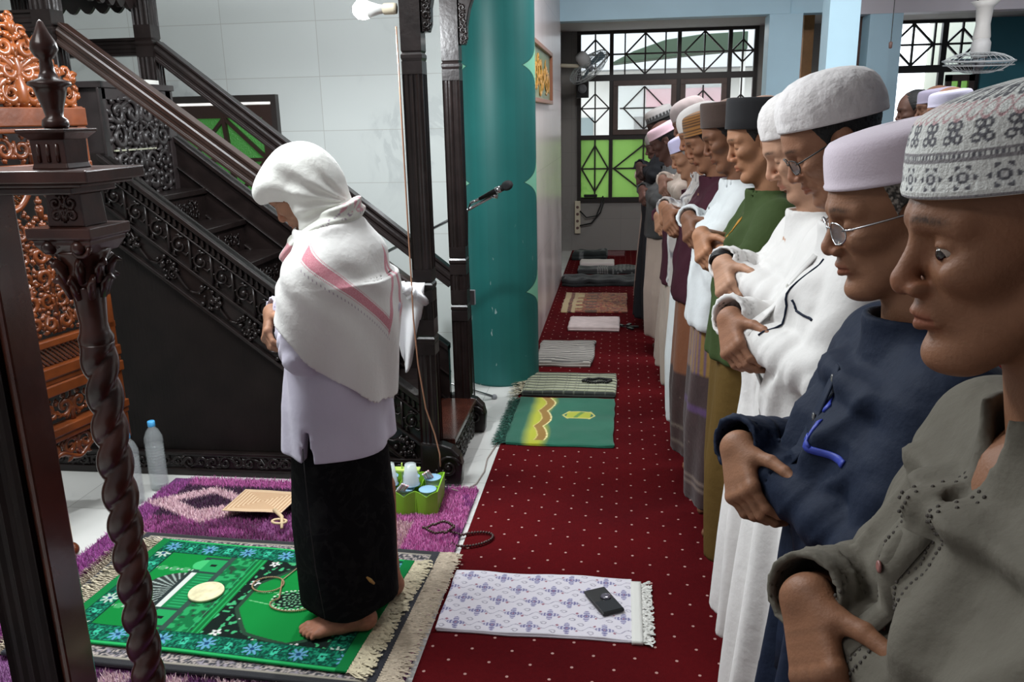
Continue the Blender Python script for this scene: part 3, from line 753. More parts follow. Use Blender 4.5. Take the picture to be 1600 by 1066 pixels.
folded('folded_sarong', -.575, -.015, 4.70, 5.10, .035, c_plaid, 'olive and black plaid folded sarong with black prayer beads on it', 'cloth', .005, seed=5,
       fr=[dict(mb_x=((-.57, 4.72), (-.57, 5.08)), along=0, out=(-1, -.4), n=60, length=.09, w=.005, z=.02, col=(.62, .56, .38), seed=14, curl=.6)])
def c_gstripe(U, V):
    w = V+.012*vn(U, V, .1, 6); C = lay(U.shape, (.16, .155, .14)); b = (w/.042) % 1; C[b < .3] = (.50, .47, .42); C[(b > .5) & (b < .62)] = (.05, .05, .05); return C
folded('folded_sarong', -.565, -.175, 5.32, 5.88, .04, c_gstripe, 'grey and white striped folded sarong beside the green column', 'cloth', .006, seed=7, wob=.012)
folded('folded_towel', -.40, .0, 6.28, 6.62, .045, lambda U, V: lay(U.shape, (.62, .52, .50))*(.9+.2*vn(U, V, .03, 4))[..., None], 'pale pink folded towel with dark keys at its right end', 'towel', .008, seed=9)
def c_kmat(U, V):
    C = rough_pat(U, V, 31, [(.30, .04, .02), (.42, .20, .08), (.12, .03, .02), (.35, .07, .04)], .02)
    C[(U < .05) | ((U > .09) & (U < .12))] = (.50, .38, .20); C[(U < .09) & ((V*30 % 1) < .5) & (U > .05)] = (.06, .02, .02)
    C[(U > .12) & (U < .18) & (vn(V, V, .04, 2) > .45)] = (.55, .44, .22)
    C[(U > .2) & (U < .3) & (((V*8) % 1) < .35)] = (.10, .05, .03); return C
folded('prayer_rug', -.50, .065, 6.92, 7.72, .012, c_kmat, 'small red and tan prayer mat with minaret pattern', 'mat', .008, seed=11)
folded('folded_shawl', -.57, .20, 8.05, 8.4, .06, lambda U, V: lay(U.shape, (.012, .013, .014))*(.6+1.2*vn(U, V, .03, 5))[..., None], 'black bundled shawl with frayed left end before the striped scarf', 'cloth', .012, seed=13, wob=.04)
def c_dots(U, V):
    C = lay(U.shape, (.03, .032, .032)); C[((U*25 % 1 < .45) & ((V+U)*22 % 1 < .5) & (U > .35))] = (.20, .20, .19); C[(U > .2) & (U < .33) & ((U*40 % 1) < .5)] = (.22, .21, .2); return C
folded('folded_scarf', -.46, .22, 8.72, 9.02, .05, c_dots, 'dark checked folded scarf lying between black shawl and white towel', 'cloth', .012, seed=15, wob=.02)
folded('folded_towel', -.45, -.07, 9.15, 9.42, .05, lambda U, V: lay(U.shape, (.66, .58, .55)), 'off-white folded towel far along the carpet edge', 'towel', .012, seed=17)
folded('folded_bag', -.55, -.15, 9.62, 9.80, .10, lambda U, V: lay(U.shape, (.015, .02, .02))+(.12*(vn(U, V, .05, 6) > .75))[..., None], 'black folded bag lying below the far window', 'bag', .015, seed=19, wob=.03)
folded('prayer_rug', -.50, .05, 9.88, 10.25, .012, lambda U, V: lay(U.shape, (.12, .015, .02))*(.7+.6*vn(U, V, .06, 3))[..., None], 'dark red mat against the far wall', 'mat', .012, seed=21)
# white batik cloth in front, with white fringe on the right
def c_batik(U, V):
    C = lay(U.shape, (.72, .69, .76)); W = .66
    s, sv = .122, .072; i = np.floor(V/sv); u = (U+(i % 2)*s*.5)/s % 1-.5; v = (V/sv) % 1-.5
    uu, vv = u*s, v*sv; rr = np.hypot(uu, vv); th = np.arctan2(vv, uu)
    st = rr < .030*(.36+.64*np.abs(np.cos(2*th))**1.2); C[st] = (.16, .15, .33); C[st & (np.sin(rr*620) > .2)] = (.60, .58, .70); C[rr < .004] = (.30, .14, .22)
    ln = np.abs(vv-.010*np.sin(u*2*PI*2)) < .0016; C[ln & (rr > .027)] = (.32, .30, .40)
    for ox, oy in ((.045, .022), (-.045, -.022)):
        r2 = np.hypot(uu-ox, (vv-oy)*1.3); t2 = np.arctan2(vv-oy, uu-ox); C[(np.abs(r2-.0085-.0022*t2/PI) < .0018)] = (.30, .28, .36)
    for ox, oy in ((.032, -.012), (-.032, .014)): C[(np.abs(uu-ox)+np.abs(vv-oy) < .006)] = (.32, .12, .18)
    return C
bt = folded('batik_cloth', -.583, .055, 2.325, 2.69, .013, c_batik, 'white cloth with lilac batik pattern folded flat at the front', 'cloth', .0026, seed=23, wob=.005)
white_f = (.74, .74, .70)
grid_cloth('hem_band', .052, .088, 2.31, 2.665, .008, lambda U, V: .020+.003*vn(U, V, .05, 2), lambda U, V: lay(U.shape, white_f), M['attr'], bt, .012)
put_fringe(bt, [dict(mb_x=((.085, 2.315), (.085, 2.66)), along=0, out=(1, 0), n=130, length=.04, w=.003, z=.014, col=white_f, seed=31, curl=.5)])

# ------------------------------------------------------------------ small things on the floor
phn = empty('wallet_phone', (-.040, 2.515, .0245), math.radians(-62), label='black phone case lying open on the lilac batik cloth', cat='phone')
MB().box((-.075, -.04, 0), (.075, .04, .011)).put('case', M['black_metal'], phn, bevel=.004)
MB().box((.005, -.036, .011), (.07, .036, .013)).put('screen', mat('phone_glass', (.03, .035, .04), .08, coat=1), phn, bevel=.001)
MB().lathe([(.017, 0), (.018, .006), (.012, .008), (0, .008)], 20, (-.01, .012, .011)).put('camera_ring', mat('lens_glass', (.10, .09, .12), .1, coat=1), phn, smooth=True)
def beads(name, pts, r, m, label, cat='prayer beads', n=99):
    root = empty(name, label=label, cat=cat)
    P = [Vector(p) for p in pts]; L_ = [0]
    for a, b in zip(P, P[1:]): L_.append(L_[-1]+(b-a).length)
    MB().tube(P, r*.3, 4).put('string', m, root)
    sp = MB().sphere((0, 0, 0), r, 8, 5).mesh('bead', True); sp.materials.append(m)
    n = min(n, int(L_[-1]/(r*1.9)))
    for i in range(n):
        s = L_[-1]*(i+.5)/n; k = max(j for j in range(len(L_)) if L_[j] <= s); k = min(k, len(P)-2)
        link('bead', sp, None, root, P[k].lerp(P[k+1], (s-L_[k])/max(1e-6, L_[k+1]-L_[k])))
    return root
def loop(cx, cy, rx, ry, z, n=26, a0=0, a1=2*PI, tw=0, wob=.0, zr=0):
    return [(cx+rx*math.cos(a)*math.cos(tw)-ry*math.sin(a)*math.sin(tw)+wob*math.sin(3*a), cy+rx*math.cos(a)*math.sin(tw)+ry*math.sin(a)*math.cos(tw)+wob*math.cos(5*a), z+zr*math.sin(a*2)) for a in [a0+(a1-a0)*i/n for i in range(n+1)]]
wood_bead = mat('dark_wooden_bead', (.05, .02, .018), .35, coat=.3)
beads('prayer_beads', loop(-.565, 2.925, .085, .05, .016, a0=2.6, a1=2.6+5.6, tw=.5)+[(-.66, 2.93, .045)]+loop(-.70, 2.94, .055, .04, .052, a0=.4, a1=8.5, wob=.012, zr=.004), .0062, wood_bead,
      'dark wooden prayer beads lying across the pink shag rug and red carpet')
tan_bead = mat('tan_bead', (.35, .22, .12), .4)
beads('prayer_beads', loop(-1.21, 2.465, .055, .048, .057, a0=.8, a1=.8+2*PI)+loop(-1.08, 2.355, .075, .042, .057, a0=2.4, a1=2.4+4.3), .0033, tan_bead,
      'thin tan prayer beads looped on the green rug left of the foot', n=100)
MB().tube([(-1.21+.055*math.cos(.8), 2.50, .056), (-1.15, 2.58, .056), (-1.10, 2.65, .056), (-1.08, 2.72, .058)], .002, 5).put('cord', tan_bead, bpy.data.objects['prayer_beads.001'])
blk_bead = M['black_metal']
beads('prayer_beads', loop(-.13, 4.9, .085, .035, .052, a0=0, a1=9, wob=.01), .009, blk_bead, 'black prayer beads coiled on the olive plaid sarong', n=80)
ky = empty('key_bunch', (.05, 6.42, .007), label='dark bunch of keys beside the pale pink towel', cat='keys')
MB().tube(loop(0, 0, .035, .03, .012), .004, 5, cap=False).put('key_ring', M['black_metal'], ky)
for a in (0, 1.2, 2.3, -1): MB().box((.03, -.012, .004), (.10, .012, .014)).put('key', M['black_metal'], ky, rot=(0, 0, a))
# round woven disc
dsc = MB(); prof = [(0, .006)]
for i in range(1, 15): prof += [((i-.3)*.0043, .0095), (i*.0043, .0065)]
prof += [(.061, .001)]
tag(dsc.lathe(prof, 40).put('round_coaster', mat('woven_straw', (.66, .60, .38), .7, var=.2, vscale=40), smooth=True, loc=(-1.405, 2.397, .0525)), 'round cream woven coaster lying on the mosque drawing', 'coaster')
# woven hand fan
hf = empty('hand_fan', (-1.50, 3.09, .052), math.radians(-4), label='square woven straw hand fan lying on the purple shag rug', cat='hand fan')
def c_fan(U, V):
    d = np.maximum(np.abs(U-.135), np.abs(V-.10)*1.35); C = np.where(((d*62 % 1) < .5)[..., None], np.array((.76, .56, .36)), np.array((.50, .28, .14)))
    return C*(.9+.2*(np.sin(U*900)*np.sin(V*900)))[..., None]
grid_cloth('woven_blade', -.135, .135, -.10, .10, .004, lambda U, V: .004+.006*vn(U, V, .1, 2)+.03*U, c_fan, M['attr'], hf, .004)
hd = MB(); hd.tube([(.10, -.09, .02), (.155, -.135, .015), (.185, -.20, .0)], [.009, .008, .006], 8); hd.tube(loop(.155, -.16, .03, .018, .008), .006, 6, cap=False)
hd.put('handle', mat('straw_handle', (.62, .46, .28), .6), hf, smooth=True)
# water cups in a green tray
M['lime'] = mat('lime_green_plastic', (.22, .48, .03), .35)
M['cup'] = mat('clear_plastic_cup', (.80, .86, .90), .12, alpha=.38, coat=.6)
M['foil'] = mat('printed_blue_lid', (.28, .48, .66), .3)
tr = empty('cup_tray', (-.935, 3.20, .020), math.radians(3), label='lime green plastic tray full of water cups on the pink rug', cat='tray')
t_ = MB(); W_, D_, H_ = .19, .10, .105
for ix in range(-1, 3):
    pass
def wallz(x, h): return h*(.80+.20*abs(math.cos(x*math.pi/.095)))
for sy in (-1, 1):
    vs = []; n = 49
    for i in range(n):
        x = -W_+2*W_*i/(n-1); y = sy*(D_+.012*abs(math.sin((x+W_)*PI/.095)))
        vs += [(x*.97, y*.93, .0), (x, y, wallz(x, H_)), (x, y-sy*.004, wallz(x, H_)), (x*.97, (y-sy*.006)*.93, .0)]
    t_.add(vs, [(4*i+a, 4*i+4+a, 4*i+4+b, 4*i+b) for i in range(n-1) for a, b in ((0, 1), (1, 2), (2, 3), (3, 0))])
for sx in (-1, 1): t_.hexa([(sx*W_*.97, -D_*.93, 0), (sx*W_*.94, -D_*.93, 0), (sx*W_*.94, D_*.93, 0), (sx*W_*.97, D_*.93, 0), (sx*W_, -D_, H_), (sx*W_*.97, -D_, H_), (sx*W_*.97, D_, H_), (sx*W_, D_, H_)])
t_.box((-W_*.96, -D_*.92, 0), (W_*.96, D_*.92, .005)); t_.box((-W_*.98, -.003, 0), (W_*.98, .003, H_*.8))
for i in range(-1, 2): t_.box((i*.095-.002, -D_, 0), (i*.095+.002, D_, H_*.7))
t_.put('tray_body', M['lime'], tr)
hn = MB(); hn.box((-.025, -.008, .10), (-.02, .008, .19)); hn.box((.02, -.008, .10), (.025, .008, .19)); hn.box((-.19, -.02, .155), (.10, .02, .165)); hn.put('handle', mat('pale_lime_plastic', (.50, .68, .15), .35), tr, bevel=.003)
cupm = MB().lathe([(.024, 0), (.036, .088), (.0375, .09), (.036, .091)], 20).mesh('cup_body', True); cupm.materials.append(M['cup'])
watm = MB().lathe([(.0225, .002), (.033, .078), (0, .078)], 20).mesh('water', True); watm.materials.append(mat('water_in_cup', (.72, .80, .82), .1, alpha=.6))
lidm = MB().lathe([(.0, .089), (.036, .0895), (.0385, .092), (.036, .0935), (0, .0935)], 20).mesh('lid', True); lidm.materials.append(M['foil'])
def cup(x, y, z, flip, label, first=[None]):
    c = empty('water_cup', (-.935+x, 3.20+y, .018+z), 0, label=label, cat='cup', group='water cups in the green tray')
    if flip: c.rotation_euler = (PI, 0, 0); c.location.z += .094
    link('cup_body', cupm, None, c); link('water', watm, None, c); link('lid', lidm, None, c)
names = {(0, 0): 'at the front left', (1, 0): 'second from the left in front', (2, 0): 'third from the left in front', (3, 0): 'at the front right', (0, 1): 'at the back left', (1, 1): 'second from the left behind', (2, 1): 'third from the left behind', (3, 1): 'at the back right'}
for (i, j), w in names.items(): cup(-.1425+.095*i, -.048+.098*j, .006+.01*(j), False, 'sealed water cup standing in the green tray '+w)
cup(-.025, -.035, .108, True, 'upturned water cup stacked on top near the middle of the tray')
cup(.068, -.03, .108, True, 'upturned water cup stacked on top, the right one of the two upturned')
for x, y, a, w in ((.022, -.085, .5, 'leaning between the two upturned cups'), (.12, .03, -.5, 'lying on the cups behind the right')):
    s_ = empty('straw_bundle', (-.935+x, 3.20+y, .125), 0, label='pink striped straws in a wrapper '+w, cat='straws'); s_.rotation_euler = (.5, a, .4)
    for k in range(4): MB().tube([(k*.009, 0, -.04), (k*.009, 0, .045)], .0042, 6).put('straw', mat('pink_stripe', (.72, .42, .45) if k % 2 else (.80, .74, .74), .4), s_)
# water bottles
M['pet'] = mat('clear_bottle', (.70, .76, .78), .08, alpha=.22, coat=1)
def bottle(x, y, label):
    b = empty('water_bottle', (x, y, 0), label=label, cat='bottle', group='large water bottles by the pulpit')
    pr = [(0, .0), (.034, .0), (.041, .008)]
    for i in range(15):
        z = .02+.014*i; pr += [(.0415, z), (.0395, z+.005), (.0415, z+.010)]
    pr += [(.042, .235), (.040, .255), (.028, .285), (.016, .300), (.0145, .315)]
    MB().lathe(pr, 24).put('bottle_body', M['pet'], b, smooth=True)
    MB().lathe([(.0155, .305), (.0165, .307), (.0165, .328), (.014, .331), (0, .331)], 20).put('cap', mat('sky_blue_cap', (.09, .42, .80), .4), b, smooth=True)
    MB().lathe([(0, .004), (.037, .01), (.037, .22), (0, .22)], 18).put('water', mat('bottle_water', (.55, .60, .60), .1, alpha=.22), b, smooth=True)
bottle(-2.125, 3.15, 'clear water bottle with blue cap nearer to the twisted post')
bottle(-2.095, 3.30, 'clear water bottle with blue cap standing behind the nearer one')
# thin wires
MB().tube([(-.893, 3.42, 1.98), (-.890, 3.42, 1.6), (-.885, 3.41, 1.2), (-.88, 3.40, .95), (-.872, 3.37, .8), (-.862, 3.37, .6), (-.835, 3.36, .4), (-.80, 3.36, .28), (-.775, 3.33, .20), (-.77, 3.31, .15)], .0035, 5).put('thin_cable', mat('brown_wire', (.30, .15, .09), .5), smooth=True, label='thin brown cable running down the front pulpit post', cat='cable')
MB().tube([(-.72, 3.30, .05), (-.69, 3.36, .007), (-.64, 3.46, .006), (-.625, 3.6, .006), (-.635, 3.75, .006), (-.61, 4.0, .006), (-.612, 4.4, .006), (-.60, 4.7, .006)], .003, 5).put('floor_wire', mat('grey_wire', (.35, .30, .27), .5), smooth=True, label='thin wire lying on the marble between pulpit and carpet', cat='cable')
# lamp bulb fixed on the post
lb = empty('light_bulb', (-.865, 3.45, 2.05), label='glowing white bulb sticking out sideways from the front pulpit post', cat='light bulb')
Rb = Matrix.Rotation(-PI/2, 3, 'Y')
MB().lathe([(.020, 0), (.022, .01), (.022, .05), (.018, .055)], 16, R=Rb).put('socket', M['cream_plastic'], lb, smooth=True, loc=(-.03, 0, 0))
MB().lathe([(.016, .05), (.02, .075), (.033, .115)], 18, R=Rb).put('bulb_neck', M['white_plastic'], lb, smooth=True, loc=(-.03, 0, 0))
MB().lathe([(.033, .115), (.038, .135), (.034, .16), (.018, .175), (0, .178)], 20, R=Rb).put('bulb_globe', mat('glowing_bulb', (1, 1, 1), .4, emit=(.93, .97, 1), estr=22), lb, smooth=True, loc=(-.03, 0, 0))
bd = bpy.data.lights.new('bulb_light', 'POINT'); bd.energy = 55; bd.color = (.93, .97, 1); bd.shadow_soft_size = .045
bo = bpy.data.objects.new('bulb_light', bd); COL.objects.link(bo); bo.location = (-1.10, 3.45, 2.05)
# ------------------------------------------------------------------ carved scroll work
def spiral(cx, cy, r, turns, a0, sgn, n=16, tail=1.6):
    """starts on the outside with a sweeping tail, winds inwards"""
    out = []
    for i in range(n):
        t = i/(n-1); rr = r*(1-.86*t)*(1+.0*t); a = a0+sgn*turns*2*PI*t
        out.append((cx+rr*math.cos(a), cy+rr*math.sin(a)))
    return out
def scrollwork(mb, u0, u1, v0, v1, mp, cell, th, seed, sym=True, flat=.55, stem=True, leaf=5, mask=None, up=(0, 1, 0), n=6):
    g = random.Random(seed); uc = (u0+u1)/2; nv = max(1, round((v1-v0)/cell)); hw = (u1-uc) if sym else (u1-u0)
    nu = max(1, round(hw/cell)); cu, cv = hw/nu, (v1-v0)/nv; base = uc if sym else u0
    for j in range(nv):
        for i in range(nu):
            a, b = base+(i+.5)*cu, v0+(j+.5)*cv; s = 1 if (i+j) % 2 else -1; a0 = g.uniform(0, 6.28); r = .5*min(cu, cv)*g.uniform(.92, 1.08)
            S = [spiral(a, b, r, 1.35, a0, s)]
            W = [[th*(.75+.7*math.sin(PI*min(1, k/15*1.2))) for k in range(16)]]
            S[0].append(S[0][-1]); W[0].append(th*1.5)
            for q in range(leaf):           # leaflets off the outside of the scroll
                al = a0+s*(.5+q*.95); p0 = (a+r*.85*math.cos(al), b+r*.85*math.sin(al)); ln = r*g.uniform(.45, .85)
                be = al+s*.9; L_ = [(p0[0]+ln*t*math.cos(be-s*t*1.3), p0[1]+ln*t*math.sin(be-s*t*1.3)) for t in (0, .33, .66, 1)]
                S.append(L_); W.append([th*.5, th*1.5, th*1.05, th*.2])
            nx = (base+(i+1.5)*cu, b) if g.random() < .6 or j == nv-1 else (a, v0+(j+1.5)*cv)   # vine to the next scroll
            if nx[0] < u1:
                m_ = ((a+nx[0])/2+s*.2*cu, (b+nx[1])/2+.22*cv*s); S.append([(a+r*math.cos(a0), b+r*math.sin(a0)), m_, nx]); W.append([th*.8, th, th*.7])
            if i == 0 and sym:
                S.append([(uc, b-cv*.5), (uc+.12*cu, b), (a-r*.9, b+.1*cv)]); W.append([th, th*1.1, th*.8])
            for sg in ((1, -1) if sym else (1,)):
                for P, w in zip(S, W):
                    pts = [((uc+sg*(x-uc)) if sym else x, y) for x, y in P]
                    if mask and not all(mask(x, y) for x, y in pts): continue
                    dep = g.uniform(-.15, .15)*th
                    mb.tube([mp(x, y, dep) for x, y in pts], w, n, up=up, flat=flat)
    if stem and sym:
        mb.tube([mp(uc, v0, 0), mp(uc, (v0+v1)/2, 0), mp(uc, v1, 0)], [th*1.4, th, th*.6], n, up=up, flat=flat)

# ------------------------------------------------------------------ the pulpit (minbar)
YN, YF = 3.50, 4.10
mn = empty('pulpit', (0, 0, 0), label='tall carved black wooden pulpit with steps, handrails and posts', cat='pulpit')
XB = -.76                                          # front face of the first step
def sz(x): return 1.508-.79*(x+2.27)               # top line of the near stringer
D = M['dark']
# stringers and their side panels
for side, yy, dn in ((-1, YN, 1), (1, YF, -1)):
    y0_, y1_ = (yy-.03, yy+.015) if side < 0 else (yy-.015, yy+.03)
    dz = 0 if side < 0 else .075
    xa, xb = -2.95, -.88
    MB().prism([(xa, .12), (xb, .12), (xb, max(.14, sz(xb)-.36)), (-2.27, sz(-2.27)-.36), (xa, sz(-2.27)-.36)], 1, y0_+.012, y1_-.006).put('side_panel', M['dark2'], mn)
    MB().prism([(xb, sz(xb)-.36), (xb, sz(xb)+dz), (-2.27, sz(-2.27)+dz), (xa, sz(-2.27)+dz), (xa, sz(-2.27)-.36), (-2.27, sz(-2.27)-.36)][::-1], 1, y0_+.004, y1_).put('stringer', D, mn)
    mo = MB()
    for off, h, o in ((0, .028, .022), (-.075, .010, .012), (-.222, .016, .014), (-.36, .020, .016)):
        off += dz if off == 0 else 0
        pr = [(xb, sz(xb)+off), (xb, sz(xb)+off-h), (-2.27, sz(-2.27)+off-h), (-2.27, sz(-2.27)+off)]
        mo.prism(pr, 1, y0_-o if side < 0 else y0_-.01, y1_+.01 if side < 0 else y1_+o)
    mo.put('stringer_moulding', D, mn, bevel=.003)
    if side < 0:
        bt_ = MB(); bt_.box((xa, y0_-.012, .0), (xb+.06, y1_, .10)); bt_.box((xa, y0_-.024, .0), (xb+.06, y1_, .035)); bt_.box((xa, y0_-.02, .10), (xb+.06, y1_, .118))
        bt_.put('base_moulding', D, mn, bevel=.004)
        mp = lambda u, v, w: (u, y0_-.008+w, v)
        sw = MB(); scrollwork(sw, -2.9, -.85, .035, .10, lambda u, v, w: (u, y0_-.016+w, v), .06, .006, 5, sym=False, leaf=3)
        sw.put('base_carving', D, mn, smooth=True)
        ang = math.atan(-.79); cs, sn = math.cos(ang), math.sin(ang); Lr = (xb+2.27)/cs
        def along(u, v, w): return (-2.27+u*cs-v*sn*0, y0_+.0+w-.004, sz(-2.27)+u*sn+v)
        # dentil row, rosette panels, arched cluster band
        de = MB(); n_ = int(Lr/.030)
        for i in range(n_):
            p = along((i+.5)*Lr/n_, -.052, 0); de.box((p[0]-.0055, p[1]-.008, p[2]-.018), (p[0]+.0055, p[1]+.004, p[2]+.014))
        de.put('dentil_row', D, mn, bevel=.002)
        rs = MB(); n_ = 15
        for i in range(n_):
            u = (i+.5)*Lr/n_; a, b, c = along(u, -.15, 0)
            rs.sphere((a, b, c+.005), .016, 10, 6)
            rs.tube([(x, b, z) for x, z in spiral(a, c, .045, 1.1, 1.0, 1, 14)], [.006]*14, 6, up=(0, 1, 0), flat=.9)
            for q in range(5):
                t = q*1.25; rs.tube([(a+.03*math.cos(t), b, c+.03*math.sin(t)), (a+.05*math.cos(t+.3), b, c+.05*math.sin(t+.3)), (a+.052*math.cos(t+.7), b, c+.052*math.sin(t+.7))], [.003, .007, .002], 5, up=(0, 1, 0))
            p = along(i*Lr/n_, 0, 0); rs.hexa([(p[0]-.004, b-.008, p[2]-.215), (p[0]+.005, b-.008, p[2]-.215), (p[0]+.005, b+.01, p[2]-.215), (p[0]-.004, b+.01, p[2]-.215), (p[0]-.004, b-.008, p[2]-.09), (p[0]+.005, b-.008, p[2]-.09), (p[0]+.005, b+.01, p[2]-.09), (p[0]-.004, b+.01, p[2]-.09)])
        rs.put('rosette_carving', D, mn, smooth=True)
        cl = MB(); n_ = 8; g = random.Random(4)
        for i in range(n_):
            u = (i+.5)*Lr/n_; a, b, c = along(u, -.30, 0)
            for q in range(22):
                t = g.uniform(0, 2*PI); r_ = .062*math.sqrt(g.random()); cl.sphere((a+r_*math.cos(t)*.9, b-.004, c+r_*math.sin(t)*.8-.3*r_*math.cos(t)), g.uniform(.006, .013), 8, 5)
            cl.tube([(x, b, z) for x, z in spiral(a+.02, c-.03, .032, 1.3, .5, 1, 14)], [.006]*14, 6, up=(0, 1, 0))
            for sg in (-1, 1):
                pts = [along(u+sg*Lr/n_*.5*q, -.235-.10*(1-(1-q)**2)*1.0, 0) for q in (0.1, .35, .6, .85, 1.0)]; cl.tube(pts, [.004, .007, .007, .006, .004], 5, up=(0, 1, 0))
        cl.put('cluster_carving', D, mn, smooth=True)
# steps
for i in range(8):
    x1 = XB-.0-.195*i; x0 = x1-.195 if i < 7 else -2.95; z1 = .20+.158*i
    if i == 0: x0 = -.96
    y0_, y1_ = (YN-.005, YF+.02) if i else (YN+.0, YF+.0)
    s_ = MB(); s_.box((x0-.02, y0_+.015, z1-.028), (x1+.018, y1_-.015, z1)); s_.box((x0, y0_+.02, max(0, z1-.17)), (x1, y1_-.02, z1-.028))
    st_ = s_.put('step', M['deep_red'] if i == 0 else D, mn, bevel=.004)
    if i:
        sw = MB(); scrollwork(sw, YN+.08, YF-.08, z1-.14, z1-.05, lambda u, v, w: (x1+.004+w, u, v), .06, .005, 40+i, leaf=3, up=(1, 0, 0)); sw.put('riser_carving', D, st_, smooth=True)
    else:
        sw = MB(); scrollwork(sw, YN+.04, YF-.04, .02, .16, lambda u, v, w: (x1+.006+w, u, v), .07, .007, 41, leaf=5, up=(1, 0, 0)); sw.put('riser_carving', D, st_, smooth=True)
# curled feet at each side of the first step
for yy in (YN-.035, YF+.04):
    ft = MB(); pr = [(XB-.13, 0), (XB+.055, 0), (XB+.062, .10), (XB+.05, .15), (XB+.015, .185), (XB-.03, .20), (XB-.13, .21)]
    ft.prism(pr, 1, yy-.035, yy+.035); o = ft.put('curled_foot', D, mn, bevel=.012)
    sw = MB(); sw.tube([(x, yy-.036, z) for x, z in spiral(XB-.0, .095, .055, 1.5, .3, 1, 22)], [.009]*22, 7, up=(0, 1, 0)); sw.sphere((XB-.0, yy-.036, .095), .014, 10, 6)
    for q in range(7): sw.sphere((XB-.075+.01*q, yy-.036, .03+.022*(q % 3)), .010, 8, 5)
    sw.put('foot_carving', D, o, smooth=True)
# posts
def fluted(mb, cx, cy, w, z0, z1, deep=.006):
    """square shaft with three flutes a side"""
    P = []; h = w/2; ns = 13
    for s in range(4):
        for i in range(ns-1):
            t = -1+2*i/(ns-1); d = deep*max(0, math.sin((t*.86+1)*1.5*PI*1.0))**1 if abs(t) < .82 else 0
            d = deep*(abs(math.sin(t*PI*1.75))) if abs(t) < .86 else 0
            x, y = t*h, h-d
            for _ in range(s): x, y = y, -x
            P.append((cx+x, cy+y))
    n = len(P); mb.add([(x, y, z0) for x, y in P]+[(x, y, z1) for x, y in P], [(i, (i+1) % n, (i+1) % n+n, i+n) for i in range(n)]+[tuple(range(n-1, -1, -1)), tuple(range(n, 2*n))])
def post(name, cx, cy, z0, z1, brk, w=.084, notch=None):
    p = MB(); zz = z0
    for a, b in notch: 
        fluted(p, cx, cy, w, zz, a); p.box((cx-w/2, cy-w/2, a), (cx+w/2, cy+w/2, a+.05)); p.lathe([(w*.47, a+.05), (w*.52, a+.062), (w*.52, a+.074), (w*.45, a+.082), (w*.5, a+.09)], 4, (cx, cy, 0), square=True)
        zz = b
        if b-a > .1: p.box((cx-w/2, cy-w/2, a+.09), (cx+w/2, cy+w/2, b))
    if zz < z1: fluted(p, cx, cy, w, zz, z1)
    o = p.put(name, D, mn)
    return o
for cx, cy in ((-.842, YN-.02), (-.812, YF+.02)):
    po = post('post', cx, cy, .20, 1.80, True, notch=[(.62, .78), (.86, 1.0), (1.80, 2.62)])
    br = MB(); zz = [1.96, 1.99, 2.05, 2.12, 2.2, 2.3, 2.45]; xx = [.028, .038, .04, .055, .085, .13, .22]
    pr = [(cx+.042, z) for z in zz][::-1]+[(cx+.042+x, z) for x, z in zip(xx, zz)]
    br.prism(pr, 1, cy-.03, cy+.03); b_ = br.put('bracket', D, mn, bevel=.004)
    sw = MB(); scrollwork(sw, cx+.045, cx+.082, 1.97, 2.14, lambda u, v, w: (u, cy-.032+w, v), .035, .005, 3, sym=False, leaf=4); sw.put('bracket_carving', D, b_, smooth=True)
for cx, cy in ((-2.42, YN-.02), (-2.345, YF+.02)):
    post('post', cx, cy, 1.66 if cy > 3.8 else 1.5, 2.6, False, w=.088, notch=[(1.95, 2.10)])
post('post', -2.98, YF+.02, 1.2, 2.6, False, w=.085, notch=[(1.95, 2.10)])
post('post', -2.98, YN-.02, 1.2, 2.6, False, w=.085, notch=[(1.95, 2.10)])
# handrails
def rail(mb, a, b, w=.06, h=.085):
    a, b = Vector(a), Vector(b); d = (b-a).normalized(); up = Vector((0, 0, 1)); up = (up-d*up.dot(d)).normalized(); sd = d.cross(up)
    prof = [(-.5, -.5), (.5, -.5), (.5, -.36), (.36, -.3), (.36, -.14), (.44, -.08), (.44, .1), (.36, .16), (.36, .3), (.5, .36), (.5, .5), (-.5, .5), (-.5, .36), (-.36, .3), (-.36, .16), (-.44, .1), (-.44, -.08), (-.36, -.14), (-.36, -.3), (-.5, -.36)]
    n = len(prof); mb.add([a+sd*x*w+up*y*h for x, y in prof]+[b+sd*x*w+up*y*h for x, y in prof], [(i, (i+1) % n, (i+1) % n+n, i+n) for i in range(n)]+[tuple(range(n-1, -1, -1)), tuple(range(n, 2*n))])
r_ = MB(); rail(r_, (-2.38, YN-.02, 2.015), (-.87, YN-.02, .875)); r_.put('handrail', mat('rubbed_brown_rail', (.024, .012, .009), .3, coat=.35, var=.3), mn, bevel=.002)
r_ = MB(); rail(r_, (-2.31, YF+.02, 1.99), (-.84, YF+.02, .825)); r_.put('handrail', D, mn, bevel=.002)
r_ = MB(); rail(r_, (-2.95, YF+.02, 2.0), (-2.39, YF+.02, 2.0)); r_.put('rail', D, mn)
r_ = MB(); rail(r_, (-2.95, YN-.02, 2.06), (-2.46, YN-.02, 2.06)); r_.put('rail', D, mn)
